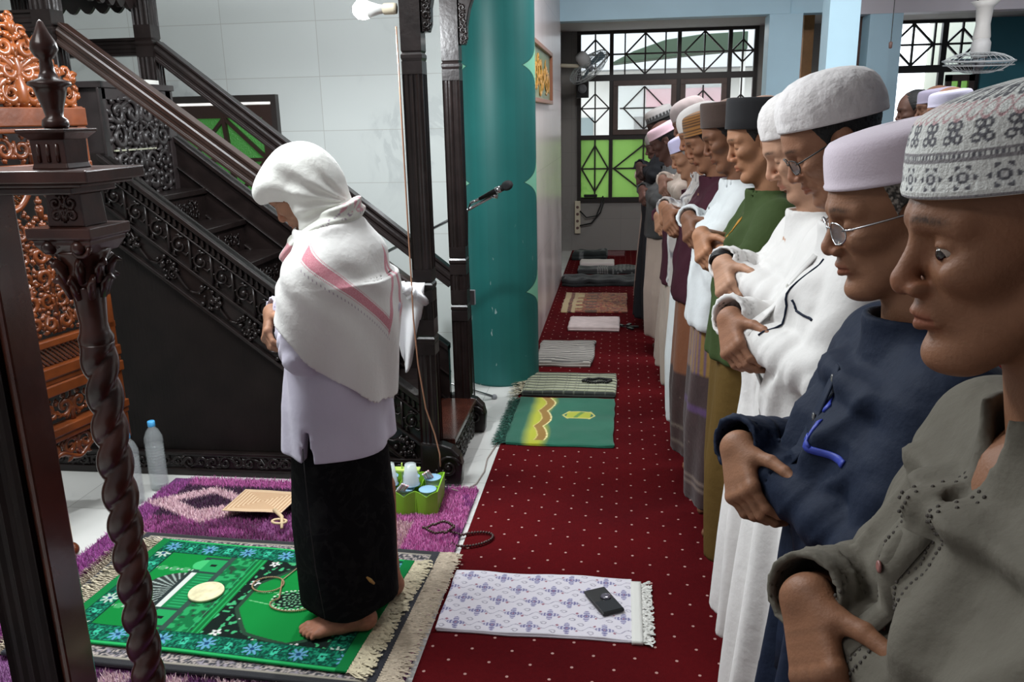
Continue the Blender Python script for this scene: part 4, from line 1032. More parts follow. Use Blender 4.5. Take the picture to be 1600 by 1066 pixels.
# seat box with carved face at the head of the stair
XS = -2.25
sb = MB(); sb.box((-2.93, YN+.02, 1.30), (XS-.012, YF+.0, 1.785)); sb.box((-2.93, YN+.0, 1.785), (XS+.012, YF+.02, 1.812)); sb.box((XS-.012, YN+.0, 1.30), (XS, YN+.05, 1.785)); sb.box((XS-.012, YF-.05, 1.30), (XS, YF+.02, 1.785)); sb.box((XS-.012, YN+.02, 1.735), (XS, YF, 1.785))
sb_ = sb.put('seat_box', mat('worn_black_wood', (.024, .018, .018), .4, coat=.15, var=.3, vscale=14), mn, bevel=.003)
for k, (za, zb) in enumerate(((1.52, 1.735), (1.31, 1.51))):
    sw = MB(); scrollwork(sw, YN+.06, YF-.06, za, zb, lambda u, v, w: (XS-.004+w, u, v), .10, .011, 60+k, leaf=7, up=(1, 0, 0), flat=.8, n=7); sw.put('seat_carving', mat('worn_black_carving', (.020, .016, .016), .42, coat=.12, var=.3), sb_, smooth=True)
MB().box((XS-.004, YN+.06, 1.511), (XS+.006, YF-.2, 1.518)).put('brass_strip', mat('pale_strip', (.30, .30, .22), .4), sb_)
tag(MB().box((-2.75, 3.95, 1.813), (-2.28, 4.06, 1.835)).put('folded_paper', mat('white_paper', (.6, .6, .56), .8), bevel=.003), 'white folded paper lying on top of the pulpit seat box', 'paper')
# canopy valance with scalloped edge and roof (mostly above the picture)
va = MB()
for x0, y0_, x1, y1_ in ((-3.02, YN-.04, -2.38, YN-.04), (-2.38, YN-.04, -2.38, YF+.04), (-3.02, YF+.04, -2.38, YF+.04)):
    n_ = 8 if x0 != x1 else 9; L_ = math.hypot(x1-x0, y1_-y0_)
    for i in range(n_):
        P = []
        for s in range(7):
            t = (i+s/6)/n_; P.append((x0+(x1-x0)*t, y0_+(y1_-y0_)*t, 2.20-.035*math.sin(PI*s/6)))
        nx, ny = ((0, .02) if x0 != x1 else (.02, 0)); k = len(P)
        vs = P+[(a, b, 2.5) for a, b, c in P]+[(a+nx, b+ny, c) for a, b, c in P]+[(a+nx, b+ny, 2.5) for a, b, c in P]
        va.add(vs, [(j, j+1, j+1+k, j+k) for j in range(k-1)]+[(j+2*k, j+3*k, j+1+3*k, j+1+2*k) for j in range(k-1)]+[(j, j+2*k, j+1+2*k, j+1) for j in range(k-1)])
va.put('canopy_valance', D, mn)
MB().box((-3.05, YN-.06, 2.5), (-.6, YF+.06, 2.56)).put('canopy', D, mn, bevel=.01)
# cloth draped over the lower end of the near handrail
sc_ = empty('draped_cloth', (0, 0, 0), label='white satin cloth knotted over the lower pulpit handrail', cat='cloth')
sh = MB(); V = []; n1, n2 = 20, 16
for i in range(n1):
    v = i/(n1-1)
    for j in range(n2):
        u = j/(n2-1); wdt = .155*(1-.70*v**1.3); xx = -.985+.035*v+wdt*u; zz = .945-.40*v*(.55+.45*math.sin(PI*(.2+.65*u)))-.06*(1-u)*0
        yy = 3.435-.022*math.sin(u*9+v*3)*(.4+.6*v)-.02*math.sin(PI*min(1, v*4))
        V.append((xx, yy, zz))
sh.add(V, [(i*n2+j, i*n2+j+1, (i+1)*n2+j+1, (i+1)*n2+j) for i in range(n1-1) for j in range(n2-1)])
o = sh.put('hanging_cloth', mat('white_satin', (.78, .78, .80), .35, sheen=.3), sc_, smooth=True); q = o.modifiers.new('t', 'SOLIDIFY'); q.thickness = .005
kn = MB()
for k in range(5):
    a = k*1.3; kn.tube([(-.985+.03*k, 3.43+.02*math.cos(a), .93-.012*k+.018*math.sin(a)), (-.95+.025*k, 3.40, .955-.014*k), (-.93+.022*k, 3.44, .91-.012*k), (-.90+.012*k, 3.49, .90)], [.018, .028, .026, .014], 10, flat=.8)
kn.put('cloth_roll', bpy.data.materials['white_satin'], sc_, smooth=True)
gl = empty('drinking_glass', (-.93, 3.80, .358), label='small glass standing on a pulpit step between the posts', cat='glass')
MB().lathe([(.026, 0), (.033, .07), (.034, .075), (.031, .074), (.024, .006), (0, .006)], 18).put('glass_body', M['cup'], gl, smooth=True)

# ------------------------------------------------------------------ carved brown screen
scr = empty('carved_screen', (-2.15, 3.2, 0), math.radians(-10), label='orange brown pierced wooden screen with tall crown at the far left', cat='screen')
# local: +y runs along the screen away from the camera, origin at the far edge; width .54 towards -y
RW = M['red_wood']; SW = .54; uc = -SW/2
def fr(a, b, c, d, t=.022): return MB().box((-t, a, c), (t, b, d))
for u in (-SW, -.045): fr(u, u+.045, .30, 1.70).put('stile', RW, scr, bevel=.005)
rails = ((1.625, 1.695, .03), (1.602, 1.62, .026), (1.455, 1.49, .024), (.795, .825, .022), (.675, .72, .032), (.605, .65, .034), (.65, .675, .024), (.44, .475, .034), (.415, .44, .026))
ra = [fr(-SW-.004, .004, a, b, t).put('rail', RW, scr, bevel=.005) for a, b, t in rails]
mpx = lambda u, v, w: (w, u, v)
def pierced(name, u0, u1, v0, v1, cell, th, seed, mask=None, leaf=6):
    b = MB(); scrollwork(b, u0, u1, v0, v1, mpx, cell, th, seed, mask=mask, leaf=leaf, up=(1, 0, 0), flat=.8, n=6); return b.put(name, RW, scr, smooth=True)
pierced('carved_band', -SW+.045, -.045, 1.492, 1.600, .075, .0085, 1)
pierced('carved_band', -SW+.045, -.045, .477, .603, .085, .0085, 2)
def ogee(u):   # height of the arch above z=1.1
    t = min(1, abs(u-uc)/.225); return 1.40-.05*(t > .0)*t-.20*t**2.2+.02*math.cos(t*9)
pierced('carved_panel', -SW+.055, -.055, .84, 1.37, .085, .0095, 3, mask=lambda x, y: y < ogee(x)-.02, leaf=7)
ar = MB(); ar.tube([(0, uc+.225*s, ogee(uc+.225*s)) for s in np.linspace(-1, 1, 41)], .014, 8, up=(1, 0, 0), flat=1.1)
for sg in (-1, 1): ar.tube([(0, uc+sg*.222, ogee(uc+.225)), (0, uc+sg*.222, .83)], .014, 8, up=(1, 0, 0))
ar.put('arch_moulding', RW, scr, smooth=True)
def lattice45(name, u0, u1, v0, v1, keep, s=.022):
    b = MB()
    for sg in (-1, 1):
        k0 = int(((u0+sg*v0 if sg > 0 else u0-v1))/s)-60
        for k in range(k0, k0+160):
            c = k*s; seg = []
            for q in np.linspace(v0, v1, 24):
                u = c-sg*q
                ok = u0 < u < u1 and keep(u, q)
                if ok: seg.append((.004*sg, u, q))
                if (not ok or q == v1) and len(seg) > 1:
                    b.tube([seg[0], seg[-1]], .0048, 4, up=(1, 0, 0)); seg = []
                elif not ok: seg = []
    b.put(name, RW, scr)
lattice45('lattice', -SW+.045, -.045, .722, .795, lambda u, v: True)
lattice45('lattice', -SW+.045, -.045, 1.15, 1.455, lambda u, v: v > ogee(u)+.005)
# crown
cr = MB()
def crown_top(u): t = abs(u-uc)/(SW/2); return 1.695+.10+.22*max(0, 1-t)**.9+.02*math.cos(t*14)
scrollwork(cr, -SW+.01, -.01, 1.705, 2.03, mpx, .085, .013, 8, mask=lambda x, y: y < crown_top(x), leaf=7, up=(1, 0, 0), flat=.9, n=7)
cr.lathe([(.02, 1.695), (.035, 1.72), (.032, 1.77), (.018, 1.81), (.03, 1.83), (.012, 1.88), (.004, 1.94)], 14, (0, uc, 0), sx=.7)
for k in range(5):
    for sg in (-1, 1):
        a = .35+.33*k; l_ = .20-.015*k
        pts = [(0, uc+sg*l_*t*math.sin(a+.7*t), 1.80+l_*t*math.cos(a+.9*t)) for t in (0, .25, .5, .75, 1)]
        if pts[-1][2] > 1.70: cr.tube(pts, [.006, .016, .022, .016, .004], 7, up=(1, 0, 0), flat=.7)
for s in np.linspace(-.95, .95, 15):
    u = uc+s*SW/2; zt = crown_top(u)-.012; a = random.uniform(0, 6); cr.tube([(0, x, z) for x, z in spiral(u, zt-.01, .026, .9, a, 1, 9)], [.010]*9, 6, up=(1, 0, 0), flat=.9)
cr.put('crown', mat('lighter_carved_wood', (.20, .050, .010), .34, coat=.35, var=.3), scr, smooth=True)
# scalloped apron, legs and ball feet
ap = MB(); edge = []
for s in np.linspace(-1, 1, 49):
    t = abs(s); z = .335-.02*math.cos(t*PI*3)-.09*max(0, (t-.62)/.38)**1.6; edge.append((uc+s*SW/2, z))
ap.tube([(0, u, z) for u, z in edge], .011, 7, up=(1, 0, 0)); scrollwork(ap, -SW+.03, -.03, .325, .415, mpx, .07, .0085, 9, up=(1, 0, 0), leaf=6, flat=.8)
ap.put('apron', RW, scr, smooth=True)
for u in (-SW+.03, -.04):
    lg = MB(); lg.tube([(0, u, .42), (0, u+.005, .3), (0, u, .18), (0, u, .06)], [.030, .026, .020, .026], 10)
    L_ = lg.put('leg', RW, scr, smooth=True)
    for sx in ((-1, 1) if u < -.3 else ()):
        fo = MB(); fo.tube([(0, u, .09), (sx*.05, u, .075), (sx*.09, u, .045), (sx*.125, u, .032)], [.028, .026, .022, .024], 10); fo.sphere((sx*.135, u, .030), .030, 14, 10)
        fo.put('ball_foot', RW, L_, smooth=True)

# ------------------------------------------------------------------ dark stand with twisted column close to the camera
tw = empty('twisted_stand', (-1.045, 1.5, 0), label='dark antique stand with twisted column, shelf and pointed finial in the foreground', cat='stand')
NW = M['newel']
def twist(mb, z0, z1, r, pitch, n=24, m=260, strands=2, deep=.20, col=None):
    vs = []
    for i in range(m+1):
        z = z0+(z1-z0)*i/m; e = min(1, (z-z0)/.03, (z1-z)/.03)
        for j in range(n):
            a = 2*PI*j/n; ph = strands*(a-2*PI*z/pitch/ strands*1.0); w = abs(math.sin(ph/2)); rr = r*(1-deep*e+deep*1.25*e*w**.6)
            vs.append((rr*math.cos(a), rr*math.sin(a), z))
    fs = [(i*n+j, i*n+(j+1) % n, (i+1)*n+(j+1) % n, (i+1)*n+j) for i in range(m) for j in range(n)]
    return mb.add(vs, fs+[tuple(range(n-1, -1, -1)), tuple(m*n+j for j in range(n))])
t_ = MB(); twist(t_, .10, 1.20, .0335, .074, strands=2, deep=.34)
t_.put('twisted_shaft', NW, tw, smooth=True)
MB().lathe([(.0, 0), (.085, 0), (.085, .03), (.06, .045), (.04, .07), (.034, .10)], 28).put('foot_plinth', NW, tw, smooth=False, bevel=.003)
MB().lathe([(.027, 1.19), (.033, 1.20), (.034, 1.212), (.029, 1.222), (.026, 1.24), (.030, 1.29), (.036, 1.315), (.03, 1.32)], 28).put('neck', NW, tw, smooth=True)
cp = MB(); cp.lathe([(.03, 1.315), (.04, 1.335), (.037, 1.36), (.052, 1.385), (.052, 1.39), (.02, 1.39)], 20)
for tier, (z, r0, ln) in enumerate(((1.325, .030, .040), (1.358, .038, .045))):
    for q in range(8):
        a = 2*PI*(q+.5*tier)/8; c, s = math.cos(a), math.sin(a)
        cp.tube([(c*r0, s*r0, z-.03), (c*(r0+.008), s*(r0+.008), z), (c*(r0+.020), s*(r0+.020), z+.012), (c*(r0+.030), s*(r0+.030), z+.006)], [.010, .015, .011, .003], 8, flat=.5)
cp.put('leaf_capital', NW, tw, smooth=True)
ab = MB(); ab.lathe([(.046, 1.385), (.058, 1.405), (.058, 1.412), (.066, 1.418), (.066, 1.437), (.05, 1.437)], 4, square=True); ab.put('abacus', NW, tw, bevel=.002)
kk = MB()
for x in (-.03, .03): kk.sphere((x, -.053, 1.400), .014, 12, 8)
for q in range(2): kk.tube([(x, -.053, z) for x, z in spiral(-.03+.06*q, 1.4, .022, 1.0, 0, 1-2*q, 12)], [.005]*12, 6, up=(0, 1, 0))
kk.put('carved_knobs', NW, bpy.data.objects['abacus'], smooth=True)
bk = MB(); bk.lathe([(.038, 1.437), (.035, 1.50)], 4, square=True); bk.put('block', NW, tw, bevel=.003)
sw = MB(); scrollwork(sw, -.03, .03, 1.445, 1.495, lambda u, v, w: (u, -.037+w, v), .03, .003, 5, leaf=3, flat=.6); sw.put('block_carving', NW, bpy.data.objects['block'], smooth=True)
sf = MB()
sf.box((-.45, -.07, 1.500), (.045, .07, 1.514)); sf.box((-.46, -.085, 1.514), (.075, .085, 1.522)); sf.box((-.47, -.095, 1.522), (.095, .095, 1.545))
sf.put('shelf_board', NW, tw, bevel=.003, label='dusty moulded shelf board')
up_ = MB(); up_.lathe([(.037, 1.545), (.034, 1.555), (.035, 1.60)], 4, (-.015, 0, 0), square=True); up_.lathe([(.035, 1.598), (.05, 1.612), (.05, 1.618), (.02, 1.618)], 4, (-.015, 0, 0), square=True)
ub = up_.put('fluted_box', NW, tw, bevel=.002)
fl = MB()
for q in (-1, 0, 1): fl.lathe([(.0, .556), (.0045, .558), (.0050, .590), (0, .593)], 8, (-.015+q*.019, -.0335, 1.0)) 
fl.put('flute', M['deep_red'], ub, smooth=True)
MB().lathe([(.020, 1.618), (.024, 1.624), (.022, 1.634), (.015, 1.640), (.018, 1.655), (.026, 1.680), (.029, 1.692), (.038, 1.697), (.036, 1.703), (.018, 1.709), (.0125, 1.722), (.011, 1.742), (.018, 1.748), (.024, 1.760), (.022, 1.772), (.012, 1.790), (.005, 1.808), (0, 1.812)], 28, (-.015, 0, 0)).put('finial', NW, tw, smooth=True)
pl = MB(); fluted(pl, -.235, .0, .115, 0, 1.50, .008); pl.put('flat_post', mat('very_dark_post', (.008, .004, .0035), .5, spec=.2, var=.5), tw, bevel=.003)
pl = MB(); pl.box((-.178, -.045, 0), (-.160, .045, 1.5)); pl.put('post_moulding', M['deep_red'], tw, bevel=.006)
kb = MB()
for z in (1.62, 1.555+.15): pass
bl_ = MB(); bl_.sphere((-.215, -.02, 1.64), .016, 14, 9); bl_.sphere((-.215, -.02, 1.58), .02, 14, 9); bl_.tube([(-.215, -.02, 1.545), (-.215, -.02, 1.66)], .008, 8); bl_.put('small_finial', mat('black_turned_knob', (.012, .013, .017), .25), tw, smooth=True)

# ------------------------------------------------------------------ microphone stand behind the pulpit
ms = empty('microphone_stand', (0, 0, 0), label='chrome boom microphone stand behind the pulpit posts', cat='microphone stand')
MB().tube([(-1.10, 4.45, .30), (-1.10, 4.45, 1.0)], .011, 10).put('pole', M['chrome'], ms, smooth=True)
for a in (0, 2.1, 4.2):
    e = (-.735, 4.66, .012) if a == 0 else (-1.10+.40*math.cos(.52+a), 4.45+.27*math.sin(.52+a)*(.6 if math.sin(.52+a) > 0 else 1), .012)
    lg = MB(); lg.tube([(-1.10, 4.45, .20), e], .008, 8); L_ = lg.put('leg', M['chrome'], ms, smooth=True); MB().sphere(e, .017, 12, 8).put('rubber_tip', M['grey_plastic'], L_, smooth=True)
MB().tube([(-1.10, 4.45, .16), (-1.10, 4.45, .34)], .02, 12).put('hub', M['black_metal'], ms, smooth=True)
MB().tube([(-1.30, 4.44, .91), (-.90, 4.38, 1.105), (-.66, 4.35, 1.232)], .0085, 10).put('boom', M['chrome'], ms, smooth=True)
MB().sphere((-1.10, 4.44, 1.01), .024, 12, 8).put('boom_joint', M['black_metal'], ms, smooth=True)
MB().tube([(-.675, 4.35, 1.232), (-.640, 4.345, 1.228)], .014, 10).put('clip', M['chrome'], ms, smooth=True)
mi = empty('microphone', (0, 0, 0), label='black wired microphone pointing right before the green column', cat='microphone')
a, b = Vector((-.735, 4.34, 1.215)), Vector((-.560, 4.34, 1.295))
MB().tube([a+(b-a)*t for t in (0, .12, .3, .6, .75)], [.010, .011, .0135, .016, .018], 14).put('handle', M['black_metal'], mi, smooth=True)
MB().tube([a+(b-a)*t for t in (.50, .64)], .019, 14).put('clip_band', M['chrome'], mi, smooth=True)
MB().tube([a+(b-a)*t for t in (.74, .80, .86, .94, 1.0)], [.021, .025, .026, .022, .010], 16).put('mic_head', mat('mic_grille', (.03, .03, .032), .6, .3, bump=1, bscale=600), mi, smooth=True)
MB().tube([a-(b-a)*.28, a-(b-a)*.0], .008, 10).put('plug', M['chrome'], mi, smooth=True)
MB().tube([a-(b-a)*.28, (-.80, 4.33, 1.15), (-.80, 4.30, 1.0), (-.797, 4.30, .7), (-.795, 4.32, .35), (-.80, 4.36, .10), (-.85, 4.40, .01)], .0045, 6).put('mic_cable', M['black_metal'], mi, smooth=True)
MB().box((-.80, 4.27, .66), (-.765, 4.30, .74)).put('cable_box', M['grey_plastic'], mi, bevel=.003)
# ------------------------------------------------------------------ smooth solid modelling for the figures
F32 = np.float32
def surf(fn, lo, hi, h):
    """mesh of fn(x,y,z)=0 by surface nets; fn takes numpy arrays"""
    ax = [np.arange(a, b+h, h, dtype=F32) for a, b in zip(lo, hi)]
    Xg, Yg, Zg = np.meshgrid(*ax, indexing='ij', sparse=True)
    v = np.asarray(fn(Xg, Yg, Zg), F32)
    s = v < 0; nx, ny, nz = v.shape
    # cells with a sign change
    c = np.zeros((nx-1, ny-1, nz-1), np.uint8)
    for i in (0, 1):
        for j in (0, 1):
            for k in (0, 1): c += s[i:nx-1+i, j:ny-1+j, k:nz-1+k]
    act = (c > 0) & (c < 8); ci, cj, ck = np.nonzero(act); n = len(ci)
    vid = np.full(act.shape, -1, np.int32); vid[act] = np.arange(n)
    acc = np.zeros((n, 3), F32); cnt = np.zeros(n, F32)
    cor = [(i, j, k) for i in (0, 1) for j in (0, 1) for k in (0, 1)]
    for a in cor:
        for d in range(3):
            if a[d]: continue
            b = list(a); b[d] = 1
            va = v[ci+a[0], cj+a[1], ck+a[2]]; vb = v[ci+b[0], cj+b[1], ck+b[2]]
            m = (va < 0) != (vb < 0); t = np.where(m, va/np.where(m, va-vb, 1), 0)
            p = np.array(a, F32)[None]+np.zeros((n, 3), F32); p[:, d] = t
            acc += p*m[:, None]; cnt += m
    V = acc/cnt[:, None]+np.stack([ci, cj, ck], -1)
    V = V*h+np.array(lo, F32)
    Fs = []
    for d, (e, f) in ((0, (1, 2)), (1, (2, 0)), (2, (0, 1))):
        sl = [slice(None)]*3; sl2 = [slice(None)]*3; sl[d] = slice(0, -1); sl2[d] = slice(1, None)
        ch = s[tuple(sl)] != s[tuple(sl2)]
        idx = np.array(np.nonzero(ch)).T
        dims = np.array([nx, ny, nz]); ok = (idx[:, e] > 0) & (idx[:, f] > 0) & (idx[:, e] < dims[e]-1) & (idx[:, f] < dims[f]-1)
        idx = idx[ok]
        q = []
        for oe, of in ((-1, -1), (0, -1), (0, 0), (-1, 0)):
            t = idx.copy(); t[:, e] += oe; t[:, f] += of; q.append(vid[t[:, 0], t[:, 1], t[:, 2]])
        q = np.stack(q, -1); inside = s[idx[:, 0], idx[:, 1], idx[:, 2]]
        q[~inside] = q[~inside][:, ::-1]; Fs.append(q)
    Fc = np.concatenate(Fs); Fc = Fc[(Fc >= 0).all(1)]
    return V, Fc
def smin(a, b, k):
    if k <= 0: return np.minimum(a, b)
    h = np.clip(.5+.5*(b-a)/k, 0, 1); return b+(a-b)*h-k*h*(1-h)
def smax(a, b, k): return -smin(-a, -b, k)
def cap_(x, y, z, a, b, ra, rb=None):
    rb = ra if rb is None else rb; a = np.asarray(a, float); b = np.asarray(b, float); d = b-a; L = max(1e-9, float(d@d))
    t = np.clip(((x-a[0])*d[0]+(y-a[1])*d[1]+(z-a[2])*d[2])/L, 0, 1)
    return np.sqrt((x-a[0]-t*d[0])**2+(y-a[1]-t*d[1])**2+(z-a[2]-t*d[2])**2)-(ra+(rb-ra)*t)
def ell(x, y, z, c, r, R=None):
    px, py, pz = x-c[0], y-c[1], z-c[2]
    if R is not None: px, py, pz = (R[0][0]*px+R[1][0]*py+R[2][0]*pz, R[0][1]*px+R[1][1]*py+R[2][1]*pz, R[0][2]*px+R[1][2]*py+R[2][2]*pz)
    q = np.sqrt((px/r[0])**2+(py/r[1])**2+(pz/r[2])**2)
    return (q-1)*min(r)*(.5+.5*q*0+.5)
def sph(x, y, z, c, r): return np.sqrt((x-c[0])**2+(y-c[1])**2+(z-c[2])**2)-r
def xform(V, R, t): return V @ np.array(R, F32).T+np.array(t, F32)
def np_obj(name, parts, m, parent, cols=None, **k):
    Vs, Fs, n = [], [], 0
    for V, Fc in parts: Vs.append(V); Fs.append(Fc+n); n += len(V)
    me = bpy.data.meshes.new(name); np_mesh(me, np.concatenate(Vs), np.concatenate(Fs))
    if cols is not None: setcol(me, np.concatenate(cols))
    me.shade_smooth(); return link(name, me, m, parent, **k)

# head in its own frame: +x face, +y the person's left, +z up, origin between the ears
NOSE = np.array([.120, 0, -.036])
def head_fn(o):
    w = o.get('w', 1.0); jaw = o.get('jaw', 1.0); nz_ = o.get('nose', 1.0); lid = o.get('lid', True); chin = o.get('chin', 1.0)
    def fn(x, y, z):
        ay = np.abs(y)
        d = ell(x, y, z, (-.012, 0, .040), (.098, .077*w, .088))
        d = smin(d, ell(x, y, z, (.030, 0, .020), (.068, .062*w, .075)), .02)                 # forehead and front
        d = smin(d, ell(x, y, z, (.036, 0, -.050), (.052, .052*w*jaw, .062)), .022)            # muzzle
        d = smin(d, cap_(x, ay, z, (.000, .052*w, -.045), (.060, .020, -.100), .020*jaw, .018), .024)  # jaw line
        d = smin(d, ell(x, y, z, (.074*chin, 0, -.104), (.022, .024, .018)), .018)
        d = smin(d, ell(x, ay, z, (.060, .043*w, -.020), (.024, .018, .016)), .024)            # cheekbone
        d = smin(d, cap_(x, ay, z, (.090, .012, .024), (.070, .046, .022), .010, .009), .014)   # brow
        d = smax(d, -ell(x, ay, z, (.106, .031, .000), (.026, .021, .014)), .012)              # eye socket
        e = sph(x, ay, z, (.0745, .0315, .001), .0145); d = smin(d, e, .004)                   # lidded eyeball
        if lid: d = smax(d, -cap_(x, ay, z, (.0905, .020, -.0045), (.083, .044, -.004), .0014), .002)
        else: d = smax(d, -ell(x, ay, z, (.0885, .0320, -.0022), (.013, .0160, .0046)), .0015)
        d = smin(d, cap_(x, y, z, (.088, 0, .014), (.108, 0, -.026), .0065*nz_, .0088*nz_), .010)   # nose bridge
        d = smin(d, sph(x, y, z, (.1080, 0, -.033), .0098*nz_), .008)
        d = smin(d, ell(x, ay, z, (.099, .0125*nz_, -.037), (.011, .0085, .0078)), .006)
        d = smax(d, -ell(x, ay, z, (.106, .0075, -.0445), (.006, .0035, .0035)), .003)
        d = smin(d, ell(x, y, z, (.080, 0, -.060), (.020, .028, .018)), .012)
        d = smin(d, cap_(x, ay, z, (.0985, .003, -.0605), (.087, .0215, -.0655), .0052, .003), .005)  # upper lip
        d = smin(d, cap_(x, ay, z, (.0965, .000, -.0725), (.087, .019, -.0675), .0062, .003), .005)   # lower lip
        d = smax(d, -cap_(x, ay, z, (.103, 0, -.0665), (.090, .024, -.067), .0016), .003)
        d = smax(d, -cap_(x, ay, z, (.098, .026, -.040), (.080, .036, -.064), .0022), .010)    # nasolabial fold
        ear = ell(x, ay, z, (-.004, .079*w, -.006), (.019, .0075, .031), ((.96, .0, -.28), (0, 1, 0), (.28, 0, .96)))
        ear = smax(ear, -ell(x, ay, z, (.000, .087*w, -.004), (.011, .006, .019)), .004); d = smin(d, ear, .006)
        ne = o.get('neck_end', (-.058, 0, -.185)); d = smin(d, cap_(x, y, z, (-.030, 0, -.035), ne, .057*o.get('neckw', 1), .060*o.get('neckw', 1)), .022)
        d = smin(d, sph(x, y, z, (.062, 0, -.118), .008), .012) if o.get('adam') else d
        return d
    return fn
def head_cols(V, skin, o):
    x, y, z = V.T; ay = np.abs(y); s = np.array(skin, F32)
    C = np.tile(s, (len(V), 1)); n = vn(x*1+z, y+z*.7, .018, 3)*.5+vn(x-z, y*1.2, .006, 4)*.3
    C *= (.90+.22*n)[:, None]
    def blend(m, c): nonlocal C; m = np.clip(m, 0, 1)[:, None]; C = C*(1-m)+np.array(c, F32)*m
    blend(.35*(x > .085)*np.exp(-((z+.030)/.018)**2)*(ay < .02), s*np.array((1.15, .85, .8)))
    lip = np.exp(-((z+.0665)/.0085)**2)*(ay < .022)*(x > .083); blend(lip*.75, s*np.array((.95, .58, .60)))
    brow = np.exp(-((z-.0255-.14*(.016-np.abs(ay-.026)))/.0044)**2)*np.exp(-((ay-.030)/.0195)**4)*(x > .055)*(.55+.6*vn(x*2+y*5, z*9, .004, 11)); blend(brow*.9, o.get('hairc', (.012, .010, .009)))
    lash = np.exp(-((z+.0048)/.0016)**2)*(ay > .018)*(ay < .046)*(x > .078); blend(lash*.85 if o.get('lid', True) else lash*0, (.012, .008, .007))
    st = o.get('stub', 0)
    if st: m = (z < -.050)*(x > .02)*(z > -.125)*(np.abs(z+.0665) > .012)*vn(x*3+z, y*3+z*2, .006, 9); blend(m*st, (.03, .022, .02))
    if o.get('tache'): blend(np.exp(-((z+.052)/.0055)**2)*(ay < .028)*(x > .085)*.8*(.5+vn(y*4, z*4, .005, 5)), (.02, .016, .014))
    if o.get('wrinkle'): blend(.30*(np.sin(z*1000+ay*60) > .6)*(x > .06)*(z > .035), s*.6)
    return C

def hand_prims(w, d, n, curl=(.5, .7, .4), spread=.0, scale=1.0, thumb=(.5, .75), side=None, lean=0):
    """w wrist point, d pointing, n back-of-hand normal; the thumb lies towards side (= n x d unless told otherwise)"""
    w = np.array(w, float); d = np.array(d, float); d /= np.linalg.norm(d); n = np.array(n, float); n -= d*(n@d); n /= np.linalg.norm(n)
    s = np.cross(n, d)*(1 if side is None else side)
    P = []; k = scale; knuck = []
    offs = (.030, .010, -.010, -.029); Ln = ((.044, .027, .021), (.048, .030, .022), (.045, .028, .021), (.036, .022, .019)); rr = (.0095, .0098, .0092, .0082)
    for o_, l, r in zip(offs, Ln, rr):
        kp = w+(d*(.092-.10*abs(o_-.008))+s*o_)*k+n*.002; knuck.append(kp)
        P.append(('p', w+s*o_*.55*k, kp, .0195*k, .0125*k))
        a = 0; p = kp; sp = spread*o_*8
        for L_, cu in zip(l, curl):
            a += cu*(1+.10*(o_ < 0)); v = (d*math.cos(a)-n*math.sin(a))+s*sp; v /= np.linalg.norm(v); q = p+v*L_*k; P.append(('f', p, q, r*k*1.03, r*k*.94)); p = q; r *= .95
    P.append(('p', w+s*.012*k, w+(d*.035+s*.036)*k-n*.006*k, .020*k, .0165*k))
    p = w+(d*.032+s*.036)*k-n*.006*k; a = thumb[0]
    for L_, r, da in ((.040, .0135, 0), (.034, .0115, .25), (.026, .0098, .15)):
        a -= da; v = d*math.cos(a)+s*math.sin(a)-n*thumb[1]*.45; v /= np.linalg.norm(v); q = p+v*L_*k; P.append(('f', p, q, r*k, r*k*.88)); p = q
    return P, knuck
def prims_fn(P, knuck, extra=()):
    def fn(x, y, z):
        d = None
        for t, a, b, ra, rb in P:
            c = cap_(x, y, z, a, b, ra, rb)
            if t == 'p': d = c if d is None else smin(d, c, .012)
        f = None
        for t, a, b, ra, rb in P:
            if t == 'f': c = cap_(x, y, z, a, b, ra, rb); f = c if f is None else smin(f, c, .0035)
        d = smin(d, f, .007)
        for kp in knuck: d = smin(d, sph(x, y, z, kp, .0115), .006)
        for a, b, ra, rb in extra: d = smin(d, cap_(x, y, z, a, b, ra, rb), .014)
        return d
    return fn
def bounds(pts, pad): P = np.array(pts); return P.min(0)-pad, P.max(0)+pad

